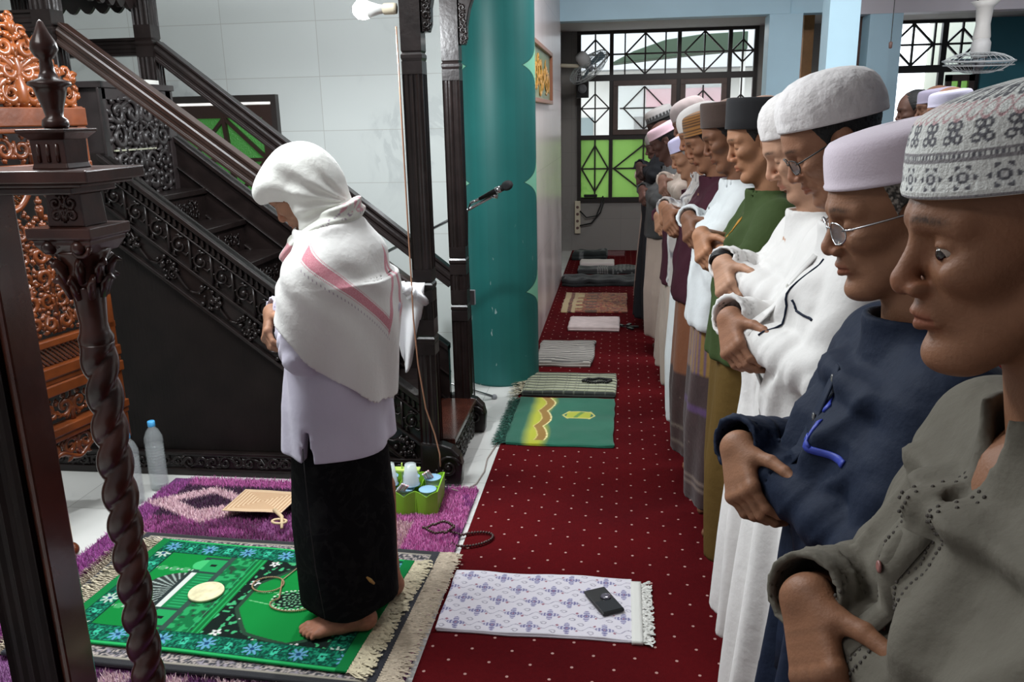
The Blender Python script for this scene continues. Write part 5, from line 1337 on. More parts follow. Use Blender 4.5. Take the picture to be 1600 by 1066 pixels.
def tab(z, zs, vs): return np.interp(z, zs, vs).astype(F32)
def garment_fn(T, arms, o):
    """T rows: z, half depth, half width, centre x.  arms: list of (shoulder, elbow, wrist, r0, r1, r2)"""
    T = np.array(sorted(T)); zs = T[:, 0]; seed = o.get('seed', 0); wl = o.get('wall', .006); nk0 = o.get('neck', (0, 0, 1.4)); fold = o.get('fold', .006); ztop, zbot = zs[-1], zs[0]; fn_ = o.get('nfold', 9)
    def fn(x, y, z):
        rx, ry, cx = tab(z, zs, T[:, 1]), tab(z, zs, T[:, 2]), tab(z, zs, T[:, 3])
        xr, yr = x-cx, y
        ang = np.arctan2(yr, xr)
        q = np.sqrt((np.abs(xr)/rx)**2.3+(np.abs(yr)/ry)**2.3+1e-9)**(2/2.3*1.0)
        q = np.sqrt(q) if False else q**(1.0)
        d = (np.sqrt(q)-1)*np.minimum(rx, ry)*1.0
        lowness = np.clip((o.get('foldz', 1.0)-z)/.7, 0, 1)
        d = d+fold*(.35+1.6*lowness)*np.sin(ang*fn_+2.2*np.sin(z*3.1+seed)+seed+1.3*np.sin(ang*2+seed))*.7
        w1 = np.sin(z*13+5*y+2.0*np.sin(y*9+seed)+seed*2); d = d-fold*1.3*(1-np.sqrt(w1*w1+.02))**2*np.exp(-((z-1.12)/.2)**2)
        w2 = np.sin((z*.8-np.abs(y)*1.3+.25*x)*13+seed*1.7+1.2*np.sin(x*9+y*5)); d = d-fold*1.5*(1-np.sqrt(w2*w2+.02))**2*np.clip((1.34-z)/.1, 0, 1)*np.clip((z-.9)/.2, 0, 1)
        d = d+fold*.35*np.sin(z*24+7*np.sin(ang*1.7+seed)+3*np.sin(y*11+seed))*np.exp(-((z-o.get('crease', 1.02))/.13)**2)
        d = smax(d, z-(nk0[2]-.062), .05)
        for sh, el, wr, r0, r1, r2 in arms:
            d = smin(d, cap_(x, y, z, (nk0[0], np.sign(sh[1])*.035, nk0[2]-.052), (sh[0], sh[1]*.9, sh[2]+.006), .056, r0*.94), .045)
        fore = []
        for sh, el, wr, r0, r1, r2 in arms:
            sh, el, wr = map(np.asarray, (sh, el, wr))
            a1 = cap_(x, y, z, sh, el, r0, r1)
            t1 = ((x-sh[0])*(el-sh)[0]+(y-sh[1])*(el-sh)[1]+(z-sh[2])*(el-sh)[2])/((el-sh)@(el-sh))
            a1 = a1+fold*.9*np.sin(t1*17+seed+y*20)*np.clip(t1, 0, 1)**1.5*(t1 < 1.3)
            if wr is not None and o.get('sleeve', 'long') == 'long':
                wr = wr+(wr-el)/np.linalg.norm(wr-el)*.022
                L2 = wr-el; t2 = ((x-el[0])*L2[0]+(y-el[1])*L2[1]+(z-el[2])*L2[2])/(L2@L2)
                a2 = cap_(x, y, z, el, wr, r1, r2)+fold*1.0*np.sin(t2*21+seed*2+z*30)*np.exp(-(t2/.6)**2)-fold*1.0*(1-np.abs(np.sin(t2*9+seed+z*22+x*10)))**3
                a2 = np.maximum(a2, (t2-.97)*float(np.linalg.norm(L2)))
                u = L2/np.linalg.norm(L2)
                a2 = np.maximum(a2, -cap_(x, y, z, wr-u*.07, wr+u*.1, r2-wl, r2-wl))   # open cuff
                fore.append(a2)
            elif o.get('sleeve') == 'short':
                a1 = np.maximum(a1, (t1-o.get('slen', .86))*float(np.linalg.norm(el-sh)))
                u = (el-sh)/np.linalg.norm(el-sh); e_ = sh+(el-sh)*o.get('slen', .86)
                a1 = np.maximum(a1, -cap_(x, y, z, e_-u*.05, e_+u*.1, r1-wl, r1-wl))
            d = smin(d, a1, .028)
        for a2 in fore: d = smin(d, a2, .006)
        # neck hole and collar
        nk = o.get('neck', (0, 0, 1.4)); r_ = o.get('neckr', .062)
        d = smin(d, cap_(x, y, z, (nk[0], 0, nk[2]-.055), (nk[0]+.012, 0, nk[2]+.000), r_+.014, r_+.008), .025)
        d = np.maximum(d, -cap_(x, y, z, (nk[0], 0, nk[2]-.05), (nk[0]+.03, 0, nk[2]+.25), r_, r_+.01))
        if o.get('vopen'): d = np.maximum(d, -cap_(x, y, z, (nk[0]+.055, 0, nk[2]+.03), (nk[0]+.105, 0, nk[2]-o['vopen']), .034, .006))
        d = np.maximum(d, -(z-zbot)); d = np.maximum(d, z-(nk[2]+.012))
        # hollow hem
        hol = np.maximum((np.sqrt(q)-1)*np.minimum(rx, ry)+wl+fold*2.8, z-(zbot+.05)); d = np.maximum(d, -hol)
        for e in o.get('cut', ()): d = np.maximum(d, -e(x, y, z))
        return d
    return fn

def cap_mesh(prof, rx, ry, n=72, cx=-.014, front=0.0, creases=0):
    """prof: (scale, z) from brim to crown in head frame; returns V,F,UV(angle,height)"""
    V, U = [], []
    for i, (s, z) in enumerate(prof):
        for j in range(n):
            a = 2*PI*j/n; r_ = 1+creases*math.sin(a*11+i*.8)*.012*min(1, i/4)
            V.append((cx+rx*s*math.cos(a)*r_, ry*s*math.sin(a)*r_, z+front*math.cos(a)*max(0, 1-i/3))); U.append((j/n, z))
    k = len(prof); Fc = [(i*n+j, i*n+(j+1) % n, (i+1)*n+(j+1) % n, (i+1)*n+j) for i in range(k-1) for j in range(n)]
    return np.array(V, F32), np.array(Fc), np.array(U, F32)

CAPS = {
 'dome':  dict(prof=[(1.0, .0), (1.015, .006), (1.01, .02), (1.015, .032), (1.01, .05), (.985, .070), (.93, .092), (.83, .112), (.68, .128), (.48, .139), (.25, .145), (.02, .147)], creases=1),
 'drum':  dict(prof=[(1.0, .0), (1.02, .002), (1.025, .008), (1.005, .014), (1.0, .03), (.985, .055), (.965, .078), (.93, .094), (.87, .104), (.75, .110), (.5, .116), (.25, .118), (.02, .119)]),
 'peci':  dict(prof=[(1.0, .0), (1.015, .002), (1.01, .03), (1.01, .06), (1.01, .085), (1.0, .096), (.96, .100), (.9, .0985), (.5, .090), (.1, .088), (.02, .088)]),
 'tall':  dict(prof=[(1.0, .0), (1.015, .002), (1.02, .010), (1.0, .022), (.985, .040), (.965, .060), (.935, .080), (.895, .098), (.86, .106), (.80, .112), (.66, .122), (.45, .131), (.22, .136), (.02, .137)]),
}
def skin_mat(name, rough=.55): return mat(name, attr='Col', rough=rough, spec=.35, bump=.12, bscale=260)
SKIN = skin_mat('skin')
eye_white = mat('eye_white', (.30, .24, .20), .15); iris = mat('dark_iris', (.015, .008, .006), .08, coat=.5)

def rotm(pitch, yaw=0, roll=0):
    """pitch>0 bows the head forward, yaw>0 turns it to the person's left"""
    return np.array(Matrix.Rotation(yaw, 3, 'Z') @ Matrix.Rotation(pitch, 3, 'Y') @ Matrix.Rotation(roll, 3, 'X'))

def person(p):
    """builds one figure; local +x is where the person faces, world -x"""
    ty, tx = p['y'], p['x']; S = p.get('S', 1.0)
    root = empty('person', (tx, ty, p.get('z0', 0)), PI+p.get('turn', 0), label=p['label'], cat='person', group=p.get('group'))
    h = p['res']; skin = p['skin']
    # --- head
    R = rotm(math.radians(p['bow']), math.radians(p.get('yaw', 0)), math.radians(p.get('tilt', 0)))
    hs = p.get('hs', 1.0)
    nose = np.array([tx-p['nose'][0], 0*(ty-p.get('ny', ty)), p['nose'][1]])     # in local frame
    hc = nose-R @ (NOSE*hs)
    o = p.get('face', {})
    # --- shoulders placed from the head
    shz = p.get('shz', hc[2]-.205); nx = p.get('nx', 0.0)
    nk = np.array((nx, 0, shz+.035)); p['_nk'] = nk
    ne = R.T @ (nk+np.array((-.012, 0, -.045))-hc)/hs; o['neck_end'] = tuple(float(q) for q in ne)
    V, Fc = surf(head_fn(o), (min(-.125, ne[0]-.075), -.098, ne[2]-.055), (.132, .098, .135), p.get('hres', h)); hcols = head_cols(V, skin, o)
    Vh = xform(V*hs, R, hc)
    parts, cols = [(Vh, Fc)], [hcols]
    # --- arms
    bz = p.get('handz', shz-.20); hx = p.get('handx', nx+.20)
    sw_ = p.get('sw', .185)
    arms = []
    for sg in (-1, 1):
        sh = np.array((nx-.005, sg*sw_, shz-.045)); el = np.array((nx+p.get('elx', .085), sg*(sw_+.035), bz-.035+p.get('elz', .0)))
        wr = np.array((hx+.010, sg*.062, bz+.026)) if sg < 0 else np.array((hx-.042, -.045, bz-.014))
        arms.append((sh, el, wr, .068*S, .053*S, ((.047 if sg < 0 else .042) if p.get('sleeve', 'long') == 'long' else .05)*S))
    wr_r = arms[0][2]; wr_l = arms[1][2]
    if p['hands']:
        # right hand closes over the left wrist, thumb on top
        hh = p.get('handres', h); aw = wr_r+np.array((.004, .004, -.004))
        P, kn = hand_prims(aw, (-.06, .66, -.62), (.86, .30, .36), curl=(.55, .75, .45), thumb=(.95, .55), side=1 if p.get('thumbflip') is None else -1, scale=.92)
        ex = [(arms[0][1], aw, .040, .026)] if p.get('sleeve') == 'short' else [(aw+(arms[0][1]-aw)*.35, aw, .028, .024)]
        lo, hi = bounds([q[1] for q in P]+[q[2] for q in P]+[ex[0][0]], .045 if p.get('sleeve') == 'short' else .03)
        V, Fc = surf(prims_fn(P, kn, ex), lo, hi, hh)
        n = vn(V[:, 0]+V[:, 2], V[:, 1]-V[:, 2], .01, 5)
        parts.append((V, Fc)); cols.append(np.array(skin, F32)*p.get('handtone', 1.0)*(.85+.3*n)[:, None])
        # left hand, partly hidden, pointing to the person's right under the right palm
        lw = wr_l+np.array((.0, -.015, -.004)); P, kn = hand_prims(lw, (.10, -.80, -.30), (.75, -.1, .5), curl=(.35, .4, .3), thumb=(.5, .4), side=-1, scale=.95)
        ex = [(arms[1][1], lw, .040, .026)] if p.get('sleeve') == 'short' else [(lw+(arms[1][1]-lw)*.3, lw, .028, .024)]
        lo, hi = bounds([q[1] for q in P]+[q[2] for q in P]+[ex[0][0]], .045 if p.get('sleeve') == 'short' else .03)
        V, Fc = surf(prims_fn(P, kn, ex), lo, hi, max(hh, .0035))
        n = vn(V[:, 0]+V[:, 2], V[:, 1]-V[:, 2], .01, 6)
        parts.append((V, Fc)); cols.append(np.array(skin, F32)*p.get('handtone', 1.0)*(.85+.3*n)[:, None])
    # --- hidden trunk and legs, feet at the floor
    def trunk(x, y, z):
        d = cap_(x, y, z, (nx, 0, shz-.05), (nx+.02, 0, .95), .085, .10)
        d = smin(d, cap_(x, np.abs(y), z, (nx+.0, 0, shz-.06), (nx, .15, shz-.075), .05, .04), .03)
        for sg in (-1, 1):
            d = smin(d, cap_(x, y, z, (nx+.0, sg*.075, .9), (nx+.01, sg*.085, .48), .075, .05), .03)
            d = smin(d, cap_(x, y, z, (nx+.01, sg*.085, .48), (nx-.01, sg*.09, .08), .05, .035), .02)
            d = smin(d, cap_(x, y, z, (nx-.03, sg*.09, .030), (nx+.085, sg*.105, .020), .030, .022), .02)
        return np.maximum(d, .006-z) if p.get('z0', 0) == 0 else np.maximum(d, -z)
    if p.get('trunkmin'):
        t0_ = trunk; trunk = lambda x, y, z: np.maximum(t0_(x, y, z), p['trunkmin']-z)
    if p.get('trunk', True):
        V, Fc = surf(trunk, (nx-.15, -.25, -.01), (nx+.22, .25, shz+.02), .02)
        parts.append((V, Fc)); cols.append(np.tile(np.array(skin, F32), (len(V), 1)))
    for V, Fc in (p['extra_body'](nx) if p.get('extra_body') else ()): parts.append((V, Fc)); cols.append(np.array(skin, F32)*np.array(p.get('foottone', (1, 1, 1)), F32)*(.85+.3*vn(V[:, 0]+V[:, 2], V[:, 1]-V[:, 2], .012, 8))[:, None])
    np_obj('body', parts, SKIN, root, cols)
    # --- open eyes
    if not o.get('lid', True):
        for sg in (-1, 1):
            c = xform(np.array([[.0735*1, sg*.0315, .001]])*hs, R, hc)[0]; e_ = MB().sphere(c, .0138*hs, 16, 10).put('eye', eye_white, root, smooth=True)
            g = xform(np.array([[.0735+.0078, sg*.0315+.001, -.0035]])*hs, R, hc)[0]; MB().sphere(g, .0076*hs, 24, 16).put('iris', iris, e_, smooth=True)
    if p.get('watch'):
        wb_ = MB(); c = wr_r+np.array((.004, -.012, .002)); ax = np.array((.20, .66, -.45)); ax /= np.linalg.norm(ax); u_ = np.cross(ax, (0, 0, 1.)); u_ /= np.linalg.norm(u_); v_ = np.cross(ax, u_)
        for o_ in (-.007, 0, .007): wb_.tube([Vector(c+ax*o_+(u_*math.cos(a)*.031+v_*math.sin(a)*.031)) for a in np.linspace(0, 2*PI, 25)], .0045, 6, cap=False)
        wb_.put('wristwatch', M['black_metal'], root, smooth=True)
    # --- hair
    if p.get('hair') is not None:
        def hair(x, y, z):
            ay = np.abs(y); w = o.get('w', 1.0)
            d = ell(x, y, z, (-.014, 0, .038), (.101, .0815*w, .091))
            d = d+.0016*np.sin(x*900+z*500)*np.sin(y*800+z*900)
            line = p.get('hairline', .050)
            d = np.maximum(d, x-(line+.30*(z-.04)))             # hairline and temples
            d = np.maximum(d, -(z+.055+.25*x))                  # nape
            d = np.maximum(d, -ell(x, ay, z, (.004, .080*w, -.012), (.024, .03, .036)))
            if p.get('hairtop'): d = np.maximum(d, z-p['hairtop'])
            if p.get('cap'): cz = p['cap'].get('z', .042); tl_ = math.radians(p['cap'].get('tilt', 0)); d = np.maximum(d, z-(cz+.012)+math.tan(tl_)*(x+.01))
            return d
        V, Fc = surf(hair, (-.13, -.1, -.08), (.11, .1, .14), max(.003, p.get('hres', h)))
        hcx = np.array(p['hair'], F32); n = vn(V[:, 0]*.5+V[:, 2], V[:, 1]+V[:, 0], .0035, 2)
        cc = hcx*(.6+.8*n)[:, None]
        if p.get('grey'): cc = np.where((n > .45)[:, None], np.array(p['grey'], F32)*(.7+.5*n)[:, None], cc)
        np_obj('hair', [(xform(V*hs, R, hc), Fc)], p.get('hairm', M['hair']), root, [cc])
    # --- cap
    c = p.get('cap')
    if c:
        K = CAPS[c['kind']]; prof = [(s, z*c.get('h', 1)+c.get('z', .042)) for s, z in K['prof']]
        if c.get('fine'):
            zz = np.linspace(0, len(prof)-1, c['fine']); P_ = np.array(prof); prof = [(float(np.interp(t, range(len(P_)), P_[:, 0])), float(np.interp(t, range(len(P_)), P_[:, 1]))) for t in zz]
        V, Fc, UV = cap_mesh(prof, c.get('rx', .108), c.get('ry', .092), n=c.get('n', 72), creases=K.get('creases', 0)*c.get('cr', 1))
        tl = c.get('tilt', 0); Rt = np.array(Matrix.Rotation(math.radians(tl), 3, 'Y')); piv = np.array((-.01, 0, c.get('z', .042)))
        V = (V-piv) @ Rt.T+piv
        C = c['col'](UV[:, 0], (UV[:, 1]-c.get('z', .042))) if callable(c['col']) else np.tile(np.array(c['col'], F32), (len(V), 1))
        ob = np_obj('cap', [(xform(V*hs, R, hc), Fc)], c.get('mat', M['attr']), root, [C], label=c.get('label'))
        md = ob.modifiers.new('thick', 'SOLIDIFY'); md.thickness = .003; md.offset = -1
    # --- spectacles
    if p.get('glasses'):
        gm, lm = p['glasses']; g = MB()
        for sg in (-1, 1):
            L_ = [(.104-.010*abs(math.cos(a))*(math.cos(a)*1 > 0)-.0, sg*(.034+.0235*math.cos(a)), -.006+.0165*math.sin(a)) for a in np.linspace(0, 2*PI, 25)]
            g.tube([Vector(xform(np.array([q])*hs, R, hc)[0]) for q in L_], .0013, 6, cap=False)
            T_ = [(.098, sg*.057, .000), (.088, sg*.072, .002), (.04, sg*.0805, .006), (-.006, sg*.083, .010), (-.018, sg*.082, .0), (-.022, sg*.08, -.012)]
            g.tube([Vector(xform(np.array([q])*hs, R, hc)[0]) for q in T_], .0016, 6)
        g.tube([Vector(xform(np.array([q])*hs, R, hc)[0]) for q in ((.103, -.011, -.001), (.107, 0, .002), (.103, .011, -.001))], .0012, 6)
        go = g.put('glasses', gm, root, smooth=True)
        for sg in (-1, 1):
            l_ = MB(); cs = [(.1035-.008*(math.cos(a) > 0)*abs(math.cos(a)), sg*(.034+.0225*math.cos(a)), -.006+.0155*math.sin(a)) for a in np.linspace(0, 2*PI, 24, endpoint=False)]
            l_.add([Vector(xform(np.array([q])*hs, R, hc)[0]) for q in cs]+[Vector(xform(np.array([(q[0]-.0015, q[1], q[2])])*hs, R, hc)[0]) for q in cs], [tuple(range(24)), tuple(range(47, 23, -1))]+[(i, (i+1) % 24, (i+1) % 24+24, i+24) for i in range(24)]); l_.put('lens', lm, go)
    # --- garments
    for gspec in p['clothes']:
        k = dict(gspec); rows = [(z_, a*S, b*S, nx+c_) for z_, a, b, c_ in k['T']]
        if k['kind'] == 'top':
            rows += [(shz-.03, .082*S, .135*S, nx), (shz-.085, .108*S, (sw_-.005)*S, nx+.004)]
            oo = dict(seed=p.get('seed', 0), fold=k.get('fold', .005), neck=tuple(nk), neckr=.060, sleeve=p.get('sleeve', 'long'), slen=p.get('slen', .86), vopen=k.get('vopen'), foldz=k.get('foldz', 1.0), crease=bz-.06, wall=max(.006, k.get('res', h*2.2)*1.2), nfold=k.get('nfold', 9), cut=k.get('cut', ()))
            f_ = garment_fn(rows, arms, oo)
        else:
            oo = dict(seed=p.get('seed', 0)+2, fold=k.get('fold', .006), neck=(nx, 0, 9), foldz=k.get('foldz', .9), nfold=k.get('nfold', 7), crease=-5)
            T = np.array(sorted(rows)); zs = T[:, 0]
            def f_(x, y, z, T=T, zs=zs, oo=oo):
                rx, ry, cx = tab(z, zs, T[:, 1]), tab(z, zs, T[:, 2]), tab(z, zs, T[:, 3]); ang = np.arctan2(y, x-cx)
                q = np.sqrt(np.sqrt((np.abs(x-cx)/rx)**2.3+(np.abs(y)/ry)**2.3)**(2/1.15)); q = ((np.abs(x-cx)/rx)**2.3+(np.abs(y)/ry)**2.3)**(1/2.3)
                d = (q-1)*np.minimum(rx, ry)+oo['fold']*np.sin(ang*oo['nfold']+2*np.sin(z*3+oo['seed'])+oo['seed'])*np.clip((1.2-z)/.6, .3, 1.4)
                d = np.maximum(d, zs[0]-z); d = np.maximum(d, z-zs[-1]); return np.maximum(d, -np.maximum((q-1)*np.minimum(rx, ry)+oo['fold']*1.5+.016, z-(zs[0]+.06)))
        mx = max(max(r[2] for r in rows), sw_+.14)+.05 if k['kind'] == 'top' else max(r[2] for r in rows)+.05
        xs = [r[3]-r[1] for r in rows]+[r[3]+r[1] for r in rows]; lo = (min(xs)-.04, -mx, min(r[0] for r in rows)-.02)
        hi = (max(max(xs)+.04, (hx+.07) if k['kind'] == 'top' else 0), mx, (shz+.10) if k['kind'] == 'top' else max(r[0] for r in rows)+.02)
        V, Fc = surf(f_, lo, hi, k.get('res', h*2.2)); cc = None
        if k.get('col') is not None: cc = [np.clip(k['col'](V[:, 0]-nx, V[:, 1], V[:, 2]), 0, 1)]
        ob = np_obj(k['name'], [(V, Fc)], k['m'], root, cc)
        for fn2 in k.get('extra', ()): fn2(root, ob, dict(nx=nx, shz=shz, bz=bz, hx=hx, arms=arms, f=f_))
    return root, dict(R=R, hc=hc, nx=nx, shz=shz, bz=bz, hx=hx, arms=arms)

def on_surface(f, x0, y, z, step=.002):
    """front surface x of a garment at y,z"""
    xs = np.arange(x0, -.3, -step, dtype=F32); v = f(xs, np.full_like(xs, y), np.full_like(xs, z)); i = np.argmax(v < 0); return float(xs[i])
def buttons(ys, zs, m, r=.0058):
    def fn(root, ob, k):
        for y, z in zip(ys, zs):
            z = k['shz']+z; x = on_surface(k['f'], k['nx']+.30, y, z)
            MB().lathe([(0, .0), (r, .0), (r, .002), (r*.7, .0028), (0, .002)], 14, (x, y, z), R=Matrix.Rotation(PI/2, 3, 'Y')).put('button', m, ob, smooth=True)
    return fn
def strip(name, pts, w, m, th=.0025, label=None):
    """sewn strip following the garment: pts of (y, z below shoulder)"""
    def fn(root, ob, k):
        L_ = []
        for (a, b), (c, d) in zip(pts, pts[1:]):
            for t in np.linspace(0, 1, 9): L_.append((a+(c-a)*t, b+(d-b)*t))
        V = []
        for i, (y, dz) in enumerate(L_):
            y2, z2 = L_[min(i+1, len(L_)-1)]; y1, z1 = L_[max(i-1, 0)]; L2 = math.hypot(y2-y1, z2-z1) or 1; ny, nz = -(z2-z1)/L2, (y2-y1)/L2
            for s in (-1, 0, 1):
                yy, zz = y+ny*w*s/2, k['shz']+dz+nz*w*s/2; V.append((on_surface(k['f'], k['nx']+.30, yy, zz)+th, yy, zz))
        b = MB().add(V, [(3*i+j, 3*i+j+1, 3*i+j+4, 3*i+j+3) for i in range(len(L_)-1) for j in (0, 1)])
        o = b.put(name, m, ob, smooth=True, label=label); md = o.modifiers.new('t', 'SOLIDIFY'); md.thickness = th*1.5; md.offset = 0
    return fn
M['hair'] = mat('hair', attr='Col', rough=.6, bump=.5, bscale=500, bstretch=(1, 1, .25))
def cloth(name, col, rough=.85, sheen=.15, bump=.25, scale=35, coat=0): return mat(name, col, rough, spec=.25, sheen=sheen if sum(col) > .8 else 0, var=.06, vscale=5, bump=bump, bscale=scale, coat=coat)
M['c_white'] = cloth('white_cotton', (.68, .665, .65)); M['c_white2'] = cloth('cool_white_cotton', (.60, .63, .64)); M['c_navy'] = cloth('navy_cotton', (.006, .012, .030), .75, bump=.35)
M['c_grey'] = cloth('olive_grey_cotton', (.115, .105, .085), .85, bump=.4); M['c_green'] = cloth('dark_green_twill', (.038, .062, .018)); M['c_maroon'] = cloth('maroon_cotton', (.050, .012, .022))
M['c_black'] = cloth('black_cloth', (.012, .013, .016)); M['c_olive'] = cloth('olive_sarong', (.105, .062, .014)); M['c_beige'] = cloth('beige_cloth', (.40, .32, .27)); M['c_char'] = cloth('charcoal_cloth', (.05, .05, .05))
M['c_lav'] = cloth('lavender_shirt_cotton', (.58, .55, .66), bump=.15)
M['knit'] = mat('white_knit', (.74, .72, .71), .85, sheen=.2, bump=.6, bscale=220)
M['cot_attr'] = mat('printed_cotton', attr='Col', rough=.85, sheen=.15, bump=.3, bscale=40)
steel = M['chrome']; lens_m = mat('spectacle_lens', (.9, .95, 1), .03, alpha=.07, coat=1)
dark_btn = mat('dark_button', (.10, .10, .10), .2, coat=.5); pearl = mat('pearl_button', (.55, .55, .5), .2, coat=.5); pink_btn = mat('brown_button', (.22, .09, .08), .35)

LONG = lambda hem, a=.155, b=.215: [(hem, a+.02, b+.015, .035), (.55, a, b, .03), (.85, .140, .190, .022), (1.02, .138, .185, .028), (1.15, .128, .180, .016), (1.24, .118, .180, .008)]
SHIRT = lambda hem: [(hem, .150, .198, .028), (.85, .142, .190, .026), (1.02, .138, .185, .028), (1.15, .128, .180, .016), (1.24, .118, .180, .008)]
SKIRT = lambda hem, top=.98, a=.14: [(hem, a-.012, .175, .03), (.45, a, .188, .03), (top, .128, .172, .022)]

# nearest man: grey-olive shirt, patterned cap -------------------------------------------------
def col_cap1(u, v):
    C = np.tile(np.array((.60, .61, .59), F32), (len(u), 1)); dk = (.11, .11, .125); pk = (.46, .30, .31)
    a = u*22; cell = np.abs(a % 1-.5); arc = .0285
    r = np.hypot((a % 1-.5)*arc, (v-.017)); th = np.arctan2(v-.017, (a % 1-.5)*arc)
    m = (r < .0115*(.78+.22*np.cos(6*th))); C[m] = dk; C[m & (r < .0078) & (r > .0048)] = (.55, .56, .55); C[m & (r < .0026)] = (.5, .5, .5)
    for z0_, w_ in ((.002, .0012), (.0315, .0012), (.0375, .0012), (.098, .0012), (.104, .0012)): C[np.abs(v-z0_) < w_] = (.22, .21, .22)
    C[(np.abs(v-.0345) < .0015) & ((u*160 % 1) < .5)] = dk; C[(np.abs(v-.101) < .0018) & ((u*160 % 1) < .5)] = dk
    for zc, ph in ((.052, 0), (.083, 0)):
        for dx, dz in ((-.24, -.0045), (.24, -.0045), (-.16, .006), (.16, .006), (0, .0)):
            r = np.hypot(((u*26+ph) % 1-.5-dx*.8)*.0235, v-zc-dz); C[(r < .0042) & (r > .0018)] = dk
    n = np.abs(((u*26) % 1-.5)); C[(np.abs(v-.068-.006*np.cos(u*26*2*PI)) < .0013)] = pk; C[(np.abs(v-.068+.006*np.cos(u*26*2*PI)) < .0013)] = pk
    C[(v > .062) & (v < .074) & (np.hypot((((u*26) % 1)-.5)*.0235, v-.068) < .0028)] = (.66, .67, .65)
    C[(v > .110) & (v < .118) & ((u*40 % 1) < .55)] = (.13, .13, .14); C[(v > .121) & (v < .126) & ((u*30 % 1) < .4)] = (.36, .20, .20)
    C[(v > .130) & ((u*12 % 1) < .5)] = (.2, .19, .2)
    return C
def lace(side):
    def fn(root, ob, k):
        b = MB()
        for i in range(64):
            t = i/63; dz = -.035-.36*t; y = side*(.022+.002*math.sin(i)); z = k['shz']+dz
            for s in (-1, 1):
                yy = y+s*.006; x = on_surface(k['f'], k['nx']+.3, yy, z); b.sphere((x+.001, yy, z), .0022, 5, 4)
        b.put('embroidery', mat('grey_embroidery', (.06, .052, .045), .8), ob)
    return fn
def pocket(y0_, y1_, z0_, z1_, m, nm='pocket'): return strip(nm, [(y0_, (z0_+z1_)/2), (y1_, (z0_+z1_)/2)], abs(z1_-z0_), m, .003)
person(dict(y=.81, x=.432, nose=(.253, 1.458), bow=8, yaw=-4, hs=1.02, res=.0028, hres=.0024, handres=.0022, skin=(.215, .098, .052), label='man nearest the camera in grey olive shirt and patterned white cap',
    face=dict(w=.97, jaw=.92, lid=False, chin=1.0, nose=1.12, wrinkle=True), hair=(.012, .010, .009), hairline=.030, hands=True, handx=.205, handz=1.068, shz=1.295, sw=.165, S=.97, seed=1, handtone=1.0,
    cap=dict(kind='tall', rx=.117, ry=.099, z=.049, h=.62, fine=150, n=440, col=col_cap1, tilt=2, mat=mat('embroidered_cap', attr='Col', rough=.85, bump=.4, bscale=300)),
    clothes=[dict(kind='top', name='shirt', T=SHIRT(.62), m=M['c_grey'], fold=.0075, res=.006, vopen=.10, foldz=1.3, nfold=11,
        extra=[lace(1), lace(-1), buttons((0, 0, 0, 0), (-.13, -.20, -.27, -.34), pink_btn, .0065), strip('placket', [(0, -.09), (0, -.45)], .030, M['c_grey'], .002)]),
      dict(kind='skirt', name='sarong', T=SKIRT(.10, .95), m=M['c_char'], res=.014)]))
# second: navy robe, lilac cap, grey hair, glasses -----------------------------------------------
blue_tape = mat('royal_blue_tape', (.035, .06, .38), .5); wht = mat('white_thread', (.6, .6, .6), .8)
person(dict(y=1.30, x=.450, nose=(.302, 1.414), bow=13, hs=.99, res=.003, hres=.0026, handres=.0024, skin=(.26, .125, .070), label='older man in navy blue robe with spectacles and smooth pale lilac cap',
    face=dict(w=1.0, jaw=1.02, nose=1.1, wrinkle=True), hair=(.05, .045, .04), grey=(.36, .33, .29), hairline=.034, hands=True, handx=.235, handz=1.05, shz=1.275, sw=.165, seed=2, glasses=(steel, lens_m),
    cap=dict(kind='drum', rx=.112, ry=.096, z=.054, h=.64, col=(.62, .54, .62), tilt=0, mat=mat('felt_cap', attr='Col', rough=.8, sheen=.3, bump=.1, bscale=300)),
    clothes=[dict(kind='top', name='robe', T=LONG(.10), m=M['c_navy'], fold=.0075, res=.007, foldz=1.2, nfold=10,
        extra=[buttons((0, 0, 0, 0), (-.06, -.125, -.19, -.26), dark_btn, .007), strip('blue_trim', [(-.004, -.092), (.03, -.100)], .013, blue_tape), strip('blue_trim', [(-.004, -.160), (.03, -.168)], .013, blue_tape),
               strip('blue_trim', [(.045, -.115), (.075, -.150), (.13, -.150)], .011, blue_tape), strip('placket', [(0, -.04), (0, -.6)], .032, M['c_navy'], .002)])]))
# third: white robe, large white cap, dark temples, glasses --------------------------------------
person(dict(y=1.86, x=.50, nose=(.355, 1.474), bow=30, yaw=0, hs=.98, res=.0036, hres=.003, handres=.003, skin=(.30, .145, .085), label='heavy man in long white robe with big white cap and black spectacle arms',
    face=dict(w=1.05, jaw=1.15, nose=1.1), hair=(.010, .009, .009), hairline=.040, hands=True, handx=.235, handz=1.14, shz=1.35, sw=.165, S=1.06, seed=3, glasses=(M['black_metal'], lens_m),
    cap=dict(kind='dome', rx=.112, ry=.096, z=.036, h=.74, col=(.74, .71, .71), tilt=-17, cr=1.2, mat=mat('ribbed_white_cap', attr='Col', rough=.8, sheen=.25, bump=.5, bscale=45)),
    clothes=[dict(kind='top', name='robe', T=LONG(.13), m=M['c_white'], fold=.0065, res=.008, foldz=1.1, nfold=10,
        extra=[buttons((0, 0, 0, 0), (-.04, -.10, -.17, -.24), pearl), strip('blue_piping', [(.052, -.03), (.056, -.13), (.045, -.20)], .003, M['c_navy']), strip('pocket_edge', [(.07, -.115), (.085, -.135), (.15, -.14)], .004, M['c_navy']), strip('placket', [(0, -.03), (0, -.5)], .034, M['c_white'], .002)])]))
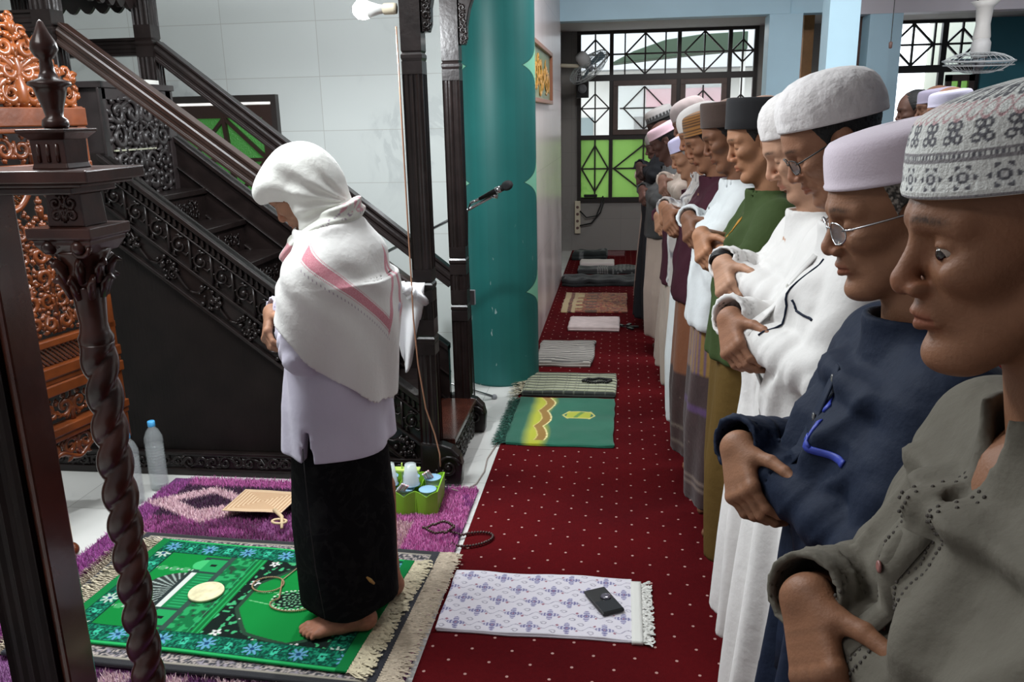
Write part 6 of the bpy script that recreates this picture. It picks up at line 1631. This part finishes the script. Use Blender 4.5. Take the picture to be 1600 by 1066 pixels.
# fourth: white shirt and white robe, white cap ---------------------------------------------------
person(dict(y=2.28, x=.51, nose=(.379, 1.449), bow=27, hs=1.03, res=.0038, hres=.0034, handres=.0032, skin=(.46, .26, .17), label='pale faced man in white robe and white cap beside the green shirted man',
    face=dict(w=1.05, jaw=1.15, nose=1.15), hair=(.012, .010, .01), hands=True, handx=.215, handz=1.195, shz=1.33, sw=.165, seed=4, watch=True,
    cap=dict(kind='dome', rx=.110, ry=.094, z=.036, h=.73, tilt=-12, col=(.72, .69, .68), mat=bpy.data.materials['ribbed_white_cap']),
    clothes=[dict(kind='top', name='robe', T=LONG(.14), m=M['c_white'], fold=.006, res=.009, foldz=1.1)]))
# fifth: green short sleeved shirt, black velvet cap, olive sarong --------------------------------
yel = mat('mustard_trim', (.42, .20, .02), .7)
person(dict(y=2.72, x=.465, nose=(.327, 1.474), bow=18, yaw=-3, hs=.98, res=.0042, hres=.0036, handres=.0036, skin=(.36, .175, .095), label='young man in dark green shirt with yellow stripes and flat black cap',
    face=dict(w=.98, jaw=.95), hair=(.010, .008, .008), hairline=.045, hands=True, handx=.19, handz=1.215, shz=1.345, sw=.17, seed=5, sleeve='short', slen=.93,
    cap=dict(kind='peci', rx=.118, ry=.092, z=.028, h=.95, tilt=-18, col=(.008, .008, .010), mat=mat('black_velvet_cap', attr='Col', rough=.9, sheen=.1)),
    clothes=[dict(kind='top', name='shirt', T=SHIRT(.86), m=M['c_green'], fold=.0055, res=.009,
        extra=[strip('yellow_trim', [(.005, -.045), (.05, -.085)], .012, yel), strip('yellow_trim', [(.0, -.10), (.055, -.145)], .012, yel)]),
      dict(kind='skirt', name='sarong', T=SKIRT(.13, 1.0, .135), m=M['c_olive'], res=.014, fold=.010, nfold=5)]))
# sixth: white long sleeved shirt, brown cap, dark striped sarong ---------------------------------
def col_sar(base, strp, zs, w=.006):
    def f(x, y, z):
        C = np.tile(np.array(base, F32), (len(x), 1)); C *= (.8+.4*vn(np.arctan2(y, x)*.3, z, .05, 3))[:, None]
        for q in zs: C[np.abs(z-q) < w] = strp
        return C
    return f
person(dict(y=3.15, x=.43, nose=(.295, 1.472), bow=22, hs=.97, res=.005, hres=.0042, handres=.004, skin=(.17, .075, .04), label='man in white long sleeved shirt and tall brown cap behind green shirt',
    face=dict(w=.98), hair=(.01, .008, .008), hands=True, handx=.165, handz=1.22, shz=1.345, sw=.165, seed=6,
    cap=dict(kind='peci', rx=.115, ry=.092, z=.028, h=.9, tilt=-18, col=(.045, .024, .017), mat=M['attr']),
    clothes=[dict(kind='top', name='shirt', T=SHIRT(.87), m=M['c_white2'], fold=.006, res=.011, extra=[buttons((0, 0), (-.06, -.13), dark_btn)]),
      dict(kind='skirt', name='sarong', T=SKIRT(.14, 1.0), m=M['cot_attr'], res=.014, col=lambda x, y, z: np.where((z > .68)[:, None], np.where(((np.arctan2(y, x)*7 % 1) < .35)[:, None], np.array((.09, .05, .10)), np.array((.20, .11, .02))),
           col_sar((.030, .012, .012), (.14, .10, .08), (.22, .25, .40))(x, y, z)*np.where((np.abs(z-.56) < .03)[:, None] & ((np.round(z*120) % 2) == 0)[:, None], np.array((2, 2, 7.)), 1.0))) ]))
# seventh: maroon shirt, orange striped cap, brown sarong -----------------------------------------
person(dict(y=3.60, x=.40, nose=(.270, 1.440), bow=24, hs=.96, res=.0055, hres=.0048, handres=.0045, skin=(.27, .125, .07), label='man in maroon short sleeved shirt and orange brown striped cap',
    face=dict(w=.98), hair=(.01, .01, .01), hands=True, handx=.185, handz=1.20, shz=1.33, sw=.165, seed=7, sleeve='short', slen=.95,
    cap=dict(kind='drum', rx=.112, ry=.092, z=.034, h=.8, tilt=-8, fine=40, col=lambda u, v: np.where(((v*95 % 1) < .3)[:, None], np.array((.05, .02, .01)), np.array((.30, .13, .03))), mat=M['attr']),
    clothes=[dict(kind='top', name='shirt', T=SHIRT(.87), m=M['c_maroon'], fold=.006, res=.012, extra=[strip('chest_print', [(.05, -.10), (.075, -.105)], .012, mat('white_print', (.5, .45, .45), .8))]),
      dict(kind='skirt', name='sarong', T=SKIRT(.16, 1.0), m=M['cot_attr'], res=.015, col=lambda x, y, z: np.where((z > .55)[:, None], np.array((.17, .058, .022)), col_sar((.035, .014, .012), (.12, .09, .07), (.22, .30, .44))(x, y, z)))]))
# farther men, smaller and simpler ------------------------------------------------------------------
def far_man(y, x, nose, bow, cap, capc, shirt, shirtc, hem, label, skin=(.25, .12, .07), skirt=None, hs=.97, shz=1.31, hair=(.012, .01, .01), sleeve='long', hz=None, hands=True, capk=None, robe=False, seed=0, capcol=None, handx=.18, **kk):
    cl = [dict(kind='top', name='robe' if robe else 'shirt', T=(LONG(hem) if robe else SHIRT(hem)), m=shirtc if isinstance(shirtc, bpy.types.Material) else M['cot_attr'], col=None if isinstance(shirtc, bpy.types.Material) else shirtc, fold=.006, res=.015)]
    if skirt is not None: cl.append(dict(kind='skirt', name='sarong', T=SKIRT(.13, .93), m=skirt, res=.018))
    return person(dict(y=y, x=x, nose=nose, bow=bow, hs=hs, res=.007, hres=.0062, handres=.006, skin=skin, label=label, face=dict(w=1.0), hair=hair, hands=hands, handx=handx, handz=hz or shz-.14, shz=shz, sw=.165, seed=seed, sleeve=sleeve, slen=.95,
        cap=dict(kind=cap, rx=.111, ry=.092, z=.038, h=(capk or 1.0), fine=24 if capcol else None, col=capcol or capc, mat=M['attr']), clothes=cl, **kk))
def grey_print(x, y, z):
    C = np.tile(np.array((.36, .33, .31), F32), (len(x), 1)); C[vn(y+x, z, .028, 3) > .66] = (.12, .11, .12); C[np.abs((y+x*.3)*14 % 1-.5) < .06] = (.5, .5, .5); return C
far_man(4.05, .40, (.267, 1.458), 20, 'dome', (.58, .54, .52), 'shirt', grey_print, .82, 'man in grey printed shirt and off-white cap beyond the maroon shirt', skirt=M['c_white2'], skin=(.26, .12, .065), capk=.72, shz=1.31, seed=8)
far_man(4.62, .40, (.268, 1.340), 24, 'drum', (.56, .52, .74), 'shirt', M['c_maroon'], .72, 'short grey haired man in dark red shirt and pale violet cap', skirt=M['c_beige'], skin=(.34, .17, .10), capk=.65, hair=(.30, .28, .27), shz=1.19, seed=9, hz=1.06)
far_man(5.15, .44, (.304, 1.497), 24, 'dome', (.36, .29, .28), 'shirt', M['c_beige'], .10, 'tall man in taupe cap half hidden behind other heads', robe=True, skin=(.2, .1, .07), shz=1.36, capk=.72, seed=10)
far_man(5.75, .335, (.196, 1.373), 28, 'drum', (.62, .42, .48), 'robe', M['c_char'], .82, 'man in rose pink cap and dark jacket near the far window', skirt=M['c_beige'], skin=(.09, .04, .03), capk=.6, shz=1.25, seed=11)
far_man(6.45, .325, (.189, 1.475), 22, 'drum', None, 'robe', M['c_black'], .10, 'man in black robe and dark banded grey cap, farthest in the front row', robe=True, skin=(.05, .025, .02), capk=.8, shz=1.37, seed=12,
        capcol=lambda u, v: np.where(((v > .022) & (v < .040))[:, None], np.where(((u*24 % 1) < .5)[:, None], np.array((.02, .02, .02)), np.array((.30, .30, .30))), np.where((v < .02)[:, None], np.array((.04, .04, .04)), np.array((.42, .40, .39)))))
far_man(7.2, .34, (.195, 1.30), 15, 'dome', (.30, .28, .26), 'robe', M['c_beige'], .10, 'man in long beige robe, mostly hidden behind the black robe', robe=True, skin=(.1, .05, .04), capk=.72, shz=1.25, seed=13)
# heads of the next row, seen between the pillars and the near men
for i, (y, x, nose, cp, cc, lb, sk) in enumerate((
    (5.9, 1.92, (1.767, 1.556), None, None, 'dark haired man of the row behind, next to the pull cord pillar', (.10, .05, .035)),
    (5.6, 1.94, (1.79, 1.57), 'drum', (.30, .27, .36), 'man in mauve cap in the row behind, under the caged fan', (.16, .08, .05)),
    (5.0, 1.80, (1.655, 1.545), 'drum', (.58, .56, .70), 'man in pale violet cap in the row behind, left of the patterned cap', (.26, .13, .08)))):
    pr = dict(y=y, x=x, nose=nose, bow=8, hs=1.05, res=.008, hres=.0065, skin=sk, label=lb, face=dict(w=1), hair=(.008, .008, .008), hands=False, shz=nose[1]-.17, sw=.165, seed=20+i,
        clothes=[dict(kind='top', name='robe', T=LONG(.1), m=(M['c_black'], M['c_char'], M['c_white2'])[i], fold=.006, res=.018)])
    if cp: pr['cap'] = dict(kind=cp, rx=.11, ry=.092, z=.038, h=.65, col=cc, mat=M['attr'])
    person(pr)
# ------------------------------------------------------------------ the imam in front
def toes_fn(hx, hy, dx, dy, sgn, zt):
    """bare foot: heel at hx,hy pointing along dx,dy (local), sgn +1 when the big toe is on the left-hand side"""
    d = np.array((dx, dy, 0.)); L = np.linalg.norm(d); u = d/L; s = np.array((-u[1], u[0], 0))*sgn; z = np.array((0, 0, 1.)); h = np.array((hx, hy, zt))
    P = []
    def pt(a, b, c): return h+u*a*L+s*b+z*c
    body = [(pt(.08, 0, .030), pt(.42, -.010, .030), .032, .026), (pt(.42, -.010, .030), pt(.74, -.022, .017), .026, .017), (pt(.12, 0, .032), pt(.50, .014, .040), .030, .025), (pt(.50, .014, .040), pt(.77, .024, .021), .025, .020),
            (pt(.50, .0, .034), pt(.78, .004, .017), .026, .017), (pt(.10, 0, .04), pt(.17, .002, .12), .034, .036), (pt(.17, .002, .12), pt(.19, .005, .40), .037, .050), (pt(.22, .004, .10), pt(.45, .010, .048), .028, .022)]
    toes = []
    for b, a0, a1, r in ((.026, .78, 1.0, .0135), (.008, .80, 1.01, .0098), (-.006, .79, .97, .0092), (-.019, .77, .92, .0088), (-.030, .73, .86, .0085)):
        toes += [(pt(a0, b, .017), pt((a0+a1)/2, b*1.08, .020), r, r*1.0), (pt((a0+a1)/2, b*1.08, .020), pt(a1-.03, b*1.12, .011), r*.98, r*.92)]
    def fn(x, y, zz):
        d_ = None
        for a, b, ra, rb in body: c = cap_(x, y, zz, a, b, ra, rb); d_ = c if d_ is None else smin(d_, c, .018)
        t_ = None
        for a, b, ra, rb in toes: c = cap_(x, y, zz, a, b, ra, rb); t_ = c if t_ is None else smin(t_, c, .002)
        d_ = smin(d_, t_, .008)
        for sg in (-1, 1): d_ = smin(d_, sph(x, y, zz, pt(.16, sg*.030, .068), .012), .012)
        return np.maximum(d_, zt+.001-zz)
    q = np.array([v for a, b, *_ in body+toes for v in (a, b)])
    return fn, q.min(0)-.05, q.max(0)+.05
IX, IY = -.86, 2.36
zr = .0525
def feet(nx):
    out = []
    for hw, tw_, sg in (((-.772, 2.262), (-.985, 2.188), -1), ((-.735, 2.458), (-.955, 2.465), 1)):
        hx_, hy_ = IX-hw[0], IY-hw[1]; tx_, ty_ = IX-tw_[0], IY-tw_[1]
        f_, lo, hi = toes_fn(hx_, hy_, tx_-hx_, ty_-hy_, sg*1, zr); out.append(surf(f_, lo, hi, .003))
    return out
def iz(z_): return z_
TORSO = [(.655, .162, .205, .005), (.80, .156, .198, .0), (.95, .152, .192, -.022), (1.08, .150, .186, -.035), (1.18, .138, .180, -.040)]
def fn_sarong(t, tc, src):
    n = noise_of(t, tc, 7, 3, 2.2); n2 = noise_of(t, tc, 26, 2, 1)
    f = ((n-.5).abs() < .045)*(n2*2-.5).mx(0).mn(1)
    return mixc(t, f*.8, (.0045, .0045, .0055), (.014, .014, .014))
M['c_sarong'] = mat('black_batik_sarong', rough=.9, spec=.1, fn=fn_sarong, bump=.25, bscale=30)
im, K = person(dict(y=IY, x=IX, nose=(-.998, 1.335), bow=38, hs=.97, res=.0035, hres=.0028, handres=.003, skin=(.36, .185, .115), label='imam standing on the green rug in white head shawl, pale lavender shirt and black sarong',
    face=dict(w=.98, neckw=.95), hair=(.02, .016, .014), hairline=.050, hairtop=.02, hands=True, handx=.205, handz=1.025, shz=1.235, sw=.165, seed=30, trunkmin=.30, extra_body=feet, foottone=(.95, .80, .78), elx=.03,
    clothes=[dict(kind='top', name='shirt', T=TORSO, m=M['c_lav'], fold=.0055, res=.008, foldz=.9, nfold=7,
              cut=(lambda x, y, z: np.maximum(np.maximum(.10-y, np.abs(x-.035)-.16*(.775-z)), z-.775),)),
      dict(kind='skirt', name='sarong', T=[(.118, .150, .185, .005), (.40, .154, .196, .005), (.60, .142, .180, .003), (.74, .134, .174, .0)], m=M['c_sarong'], res=.009, fold=.006, nfold=5)]))
MB().tube([(.05, .199, .74), (.048, .204, .60), (.045, .208, .45), (.04, .205, .30), (.03, .196, .14)], .0025, 5, flat=.5).put('sarong_seam', M['c_char'], im, smooth=True)
mark = MB(); mark.tube([(-.115, .135, .232), (-.108, .147, .25), (-.098, .15, .262)], [.004, .006, .003], 6); mark.put('woven_label', mat('gold_thread', (.42, .24, .06), .5), im)
# head shawl: hood, roll round the neck, and the triangle over the back
R_, hc_, arms_ = K['R'], K['hc'], K['arms']; hs_ = .97
Tn = np.array(sorted([(z_, a, b, c_) for z_, a, b, c_ in TORSO]+[(1.235-.035, .10, .150, -.012), (1.235-.013, .07, .11, -.005)]))
def to_head(x, y, z):
    a, b, c = x-hc_[0], y-hc_[1], z-hc_[2]; Rt = R_.T/hs_
    return Rt[0][0]*a+Rt[0][1]*b+Rt[0][2]*c, Rt[1][0]*a+Rt[1][1]*b+Rt[1][2]*c, Rt[2][0]*a+Rt[2][1]*b+Rt[2][2]*c
def hood(x, y, z):
    hx_, hy_, hz_ = to_head(x, y, z)
    d = ell(hx_, hy_, hz_, (-.010, 0, .036), (.119, .093, .094))
    d = smin(d, ell(hx_, hy_, hz_, (.074, 0, .056), (.054, .074, .042)), .03)                      # cap brim under the cloth
    d = smin(d, cap_(x, y, z, (hc_[0]-.055, 0, hc_[2]-.0), (-.035, 0, 1.285), .080, .078), .05)      # falls to the nape
    d = smin(d, cap_(x, np.abs(y), z, (hc_[0]-.030, .062, hc_[2]-.01), (.020, .060, 1.270), .030, .034), .03)   # past the cheek
    ang = np.arctan2(hz_+.13, hx_+.10)
    d = d+.0040*np.sin(ang*17+2*np.sin(hy_*14)+hx_*6)*np.clip(np.abs(hy_)/.06, 0, 1)*np.clip((.11-hx_)/.1, 0, 1)
    face = ell(hx_, hy_, hz_, (.108, 0, -.060), (.088, .110, .094)); d = smax(d, -face, .010)
    d = smax(d, -ell(hx_, hy_, hz_, (.010, 0, -.01), (.090, .070, .10)), .004)
    return np.maximum(d, 1.22-z)
def roll(x, y, z):
    # tilted ring round the neck, high at the nape
    zc = 1.308-.62*(x-.0); rr = np.sqrt(((x-.012)/1.02)**2+(y/.98)**2); a = np.arctan2(y, x-.01)
    d = np.sqrt((rr-.088)**2+((z-zc)*.80)**2)-.037
    d = d+.0045*np.sin(a*2+(z-zc)*150+2*np.sin(a*3)); return d
def shell(x, y, z, g):
    zs = Tn[:, 0]; rx, ry, cx = tab(z, zs, Tn[:, 1]), tab(z, zs, Tn[:, 2]), tab(z, zs, Tn[:, 3])
    q = ((np.abs(x-cx)/rx)**2.3+(np.abs(y)/ry)**2.3)**(1/2.3); d = (q-1)*np.minimum(rx, ry)
    for sh, el, wr, r0, r1, r2 in arms_:
        d = smin(d, cap_(x, y, z, sh, el, r0, r1*.95), .07)
    d = smin(d, cap_(x, y, z, (-.02, 0, 1.20), (-.015, 0, 1.30), .085, .055), .07)
    d = smin(d, ell(x, y, z, (-.075, 0, 1.22), (.085, .13, .085)), .06)
    return d-g
def shawl(x, y, z):
    a = np.arctan2(y, x); fold = .0062*np.sin(a*7+z*11+2.4*np.sin(z*5))*np.clip((1.25-z)*4, 0, 1)+.004*np.sin((z*1.0-x*1.0)*55+a*2)*np.exp(-((z-1.18)/.08)**2)
    d = shell(x, y, z, .018)+fold
    line = .985+1.05*x+.012*np.sin(x*40)+.0*y
    line = np.where(y < 0, .985+1.05*x, line)
    d = np.maximum(d, line-z); d = smax(d, z-1.330-.25*np.abs(x)*(x < 0), .02)
    d = np.maximum(d, x-.150)
    inner = shell(x, y, z, .010); return np.maximum(d, -inner) if False else np.maximum(d, -(shell(x, y, z, .007)+fold))
def fn_shawl(t, tc, src):
    x, y, z = obj_xyz(t, tc)
    th = y._o('ARCTAN2', (x+.03)*-1).abs()*(180/PI)      # 0 at the spine, 90 at the side
    tt = (th-24)/72; dz = z-(tt*.23+1.045); n = noise_of(t, tc, 420, 1)
    inr = (th > 22)*(th < 97)
    band = inr*((dz+(n-.5)*.003).abs() < .0165)
    dash = inr*((dz.abs()-.0215).abs() < .0022)*((th*1.1).fr() < .5)
    dots = inr*((dz+.040).abs() < .0035)*((th*.40).fr() < .28)
    dz2 = z-((24-th)/24*.20+1.045); b2 = (th < 24.5)*(dz2.abs() < .030)
    c = mixc(t, dots*.7, (.72, .71, .69), (.30, .22, .30))
    pk = mixc(t, (n > .52)*.35, (.56, .20, .25), (.74, .42, .45))
    return mixc(t, band.mx(dash).mx(b2), c, pk)
M['shawl'] = mat('soft_white_shawl', attr='Col', rough=.9, sheen=.3, bump=.18, bscale=60)
V, Fc = surf(shawl, (-.26, -.29, .72), (.17, .29, 1.37), .005); sl = np_obj('shawl', [(V, Fc)], mat('banded_white_shawl', rough=.9, sheen=.3, fn=fn_shawl, bump=.18, bscale=60), im, None, label='white shawl with pink chevron band')
V, Fc = surf(hood, (-.14, -.13, 1.20), (.24, .13, 1.60), .0045); np_obj('head_scarf', [(V, Fc)], M['shawl'], sl, [np.tile(np.array((.74, .74, .70), F32), (len(V), 1))])
V, Fc = surf(roll, (-.15, -.15, 1.18), (.16, .15, 1.47), .0045)
C = np.tile(np.array((.68, .69, .63), F32), (len(V), 1)); n_ = vn(V[:, 0]*1.0+V[:, 2], V[:, 1], .008, 3); C[(V[:, 0] < -.02) & (n_ > .78)] = (.30, .22, .30); C[(V[:, 0] < -.075) & (n_ > .6) & (V[:, 2] > 1.37)] = (.6, .3, .34)
C[(V[:, 0] > .045) & (V[:, 1] > .06) & (V[:, 2] < 1.285)] = (.56, .24, .27)
np_obj('neck_roll', [(V, Fc)], M['shawl'], sl, [C])
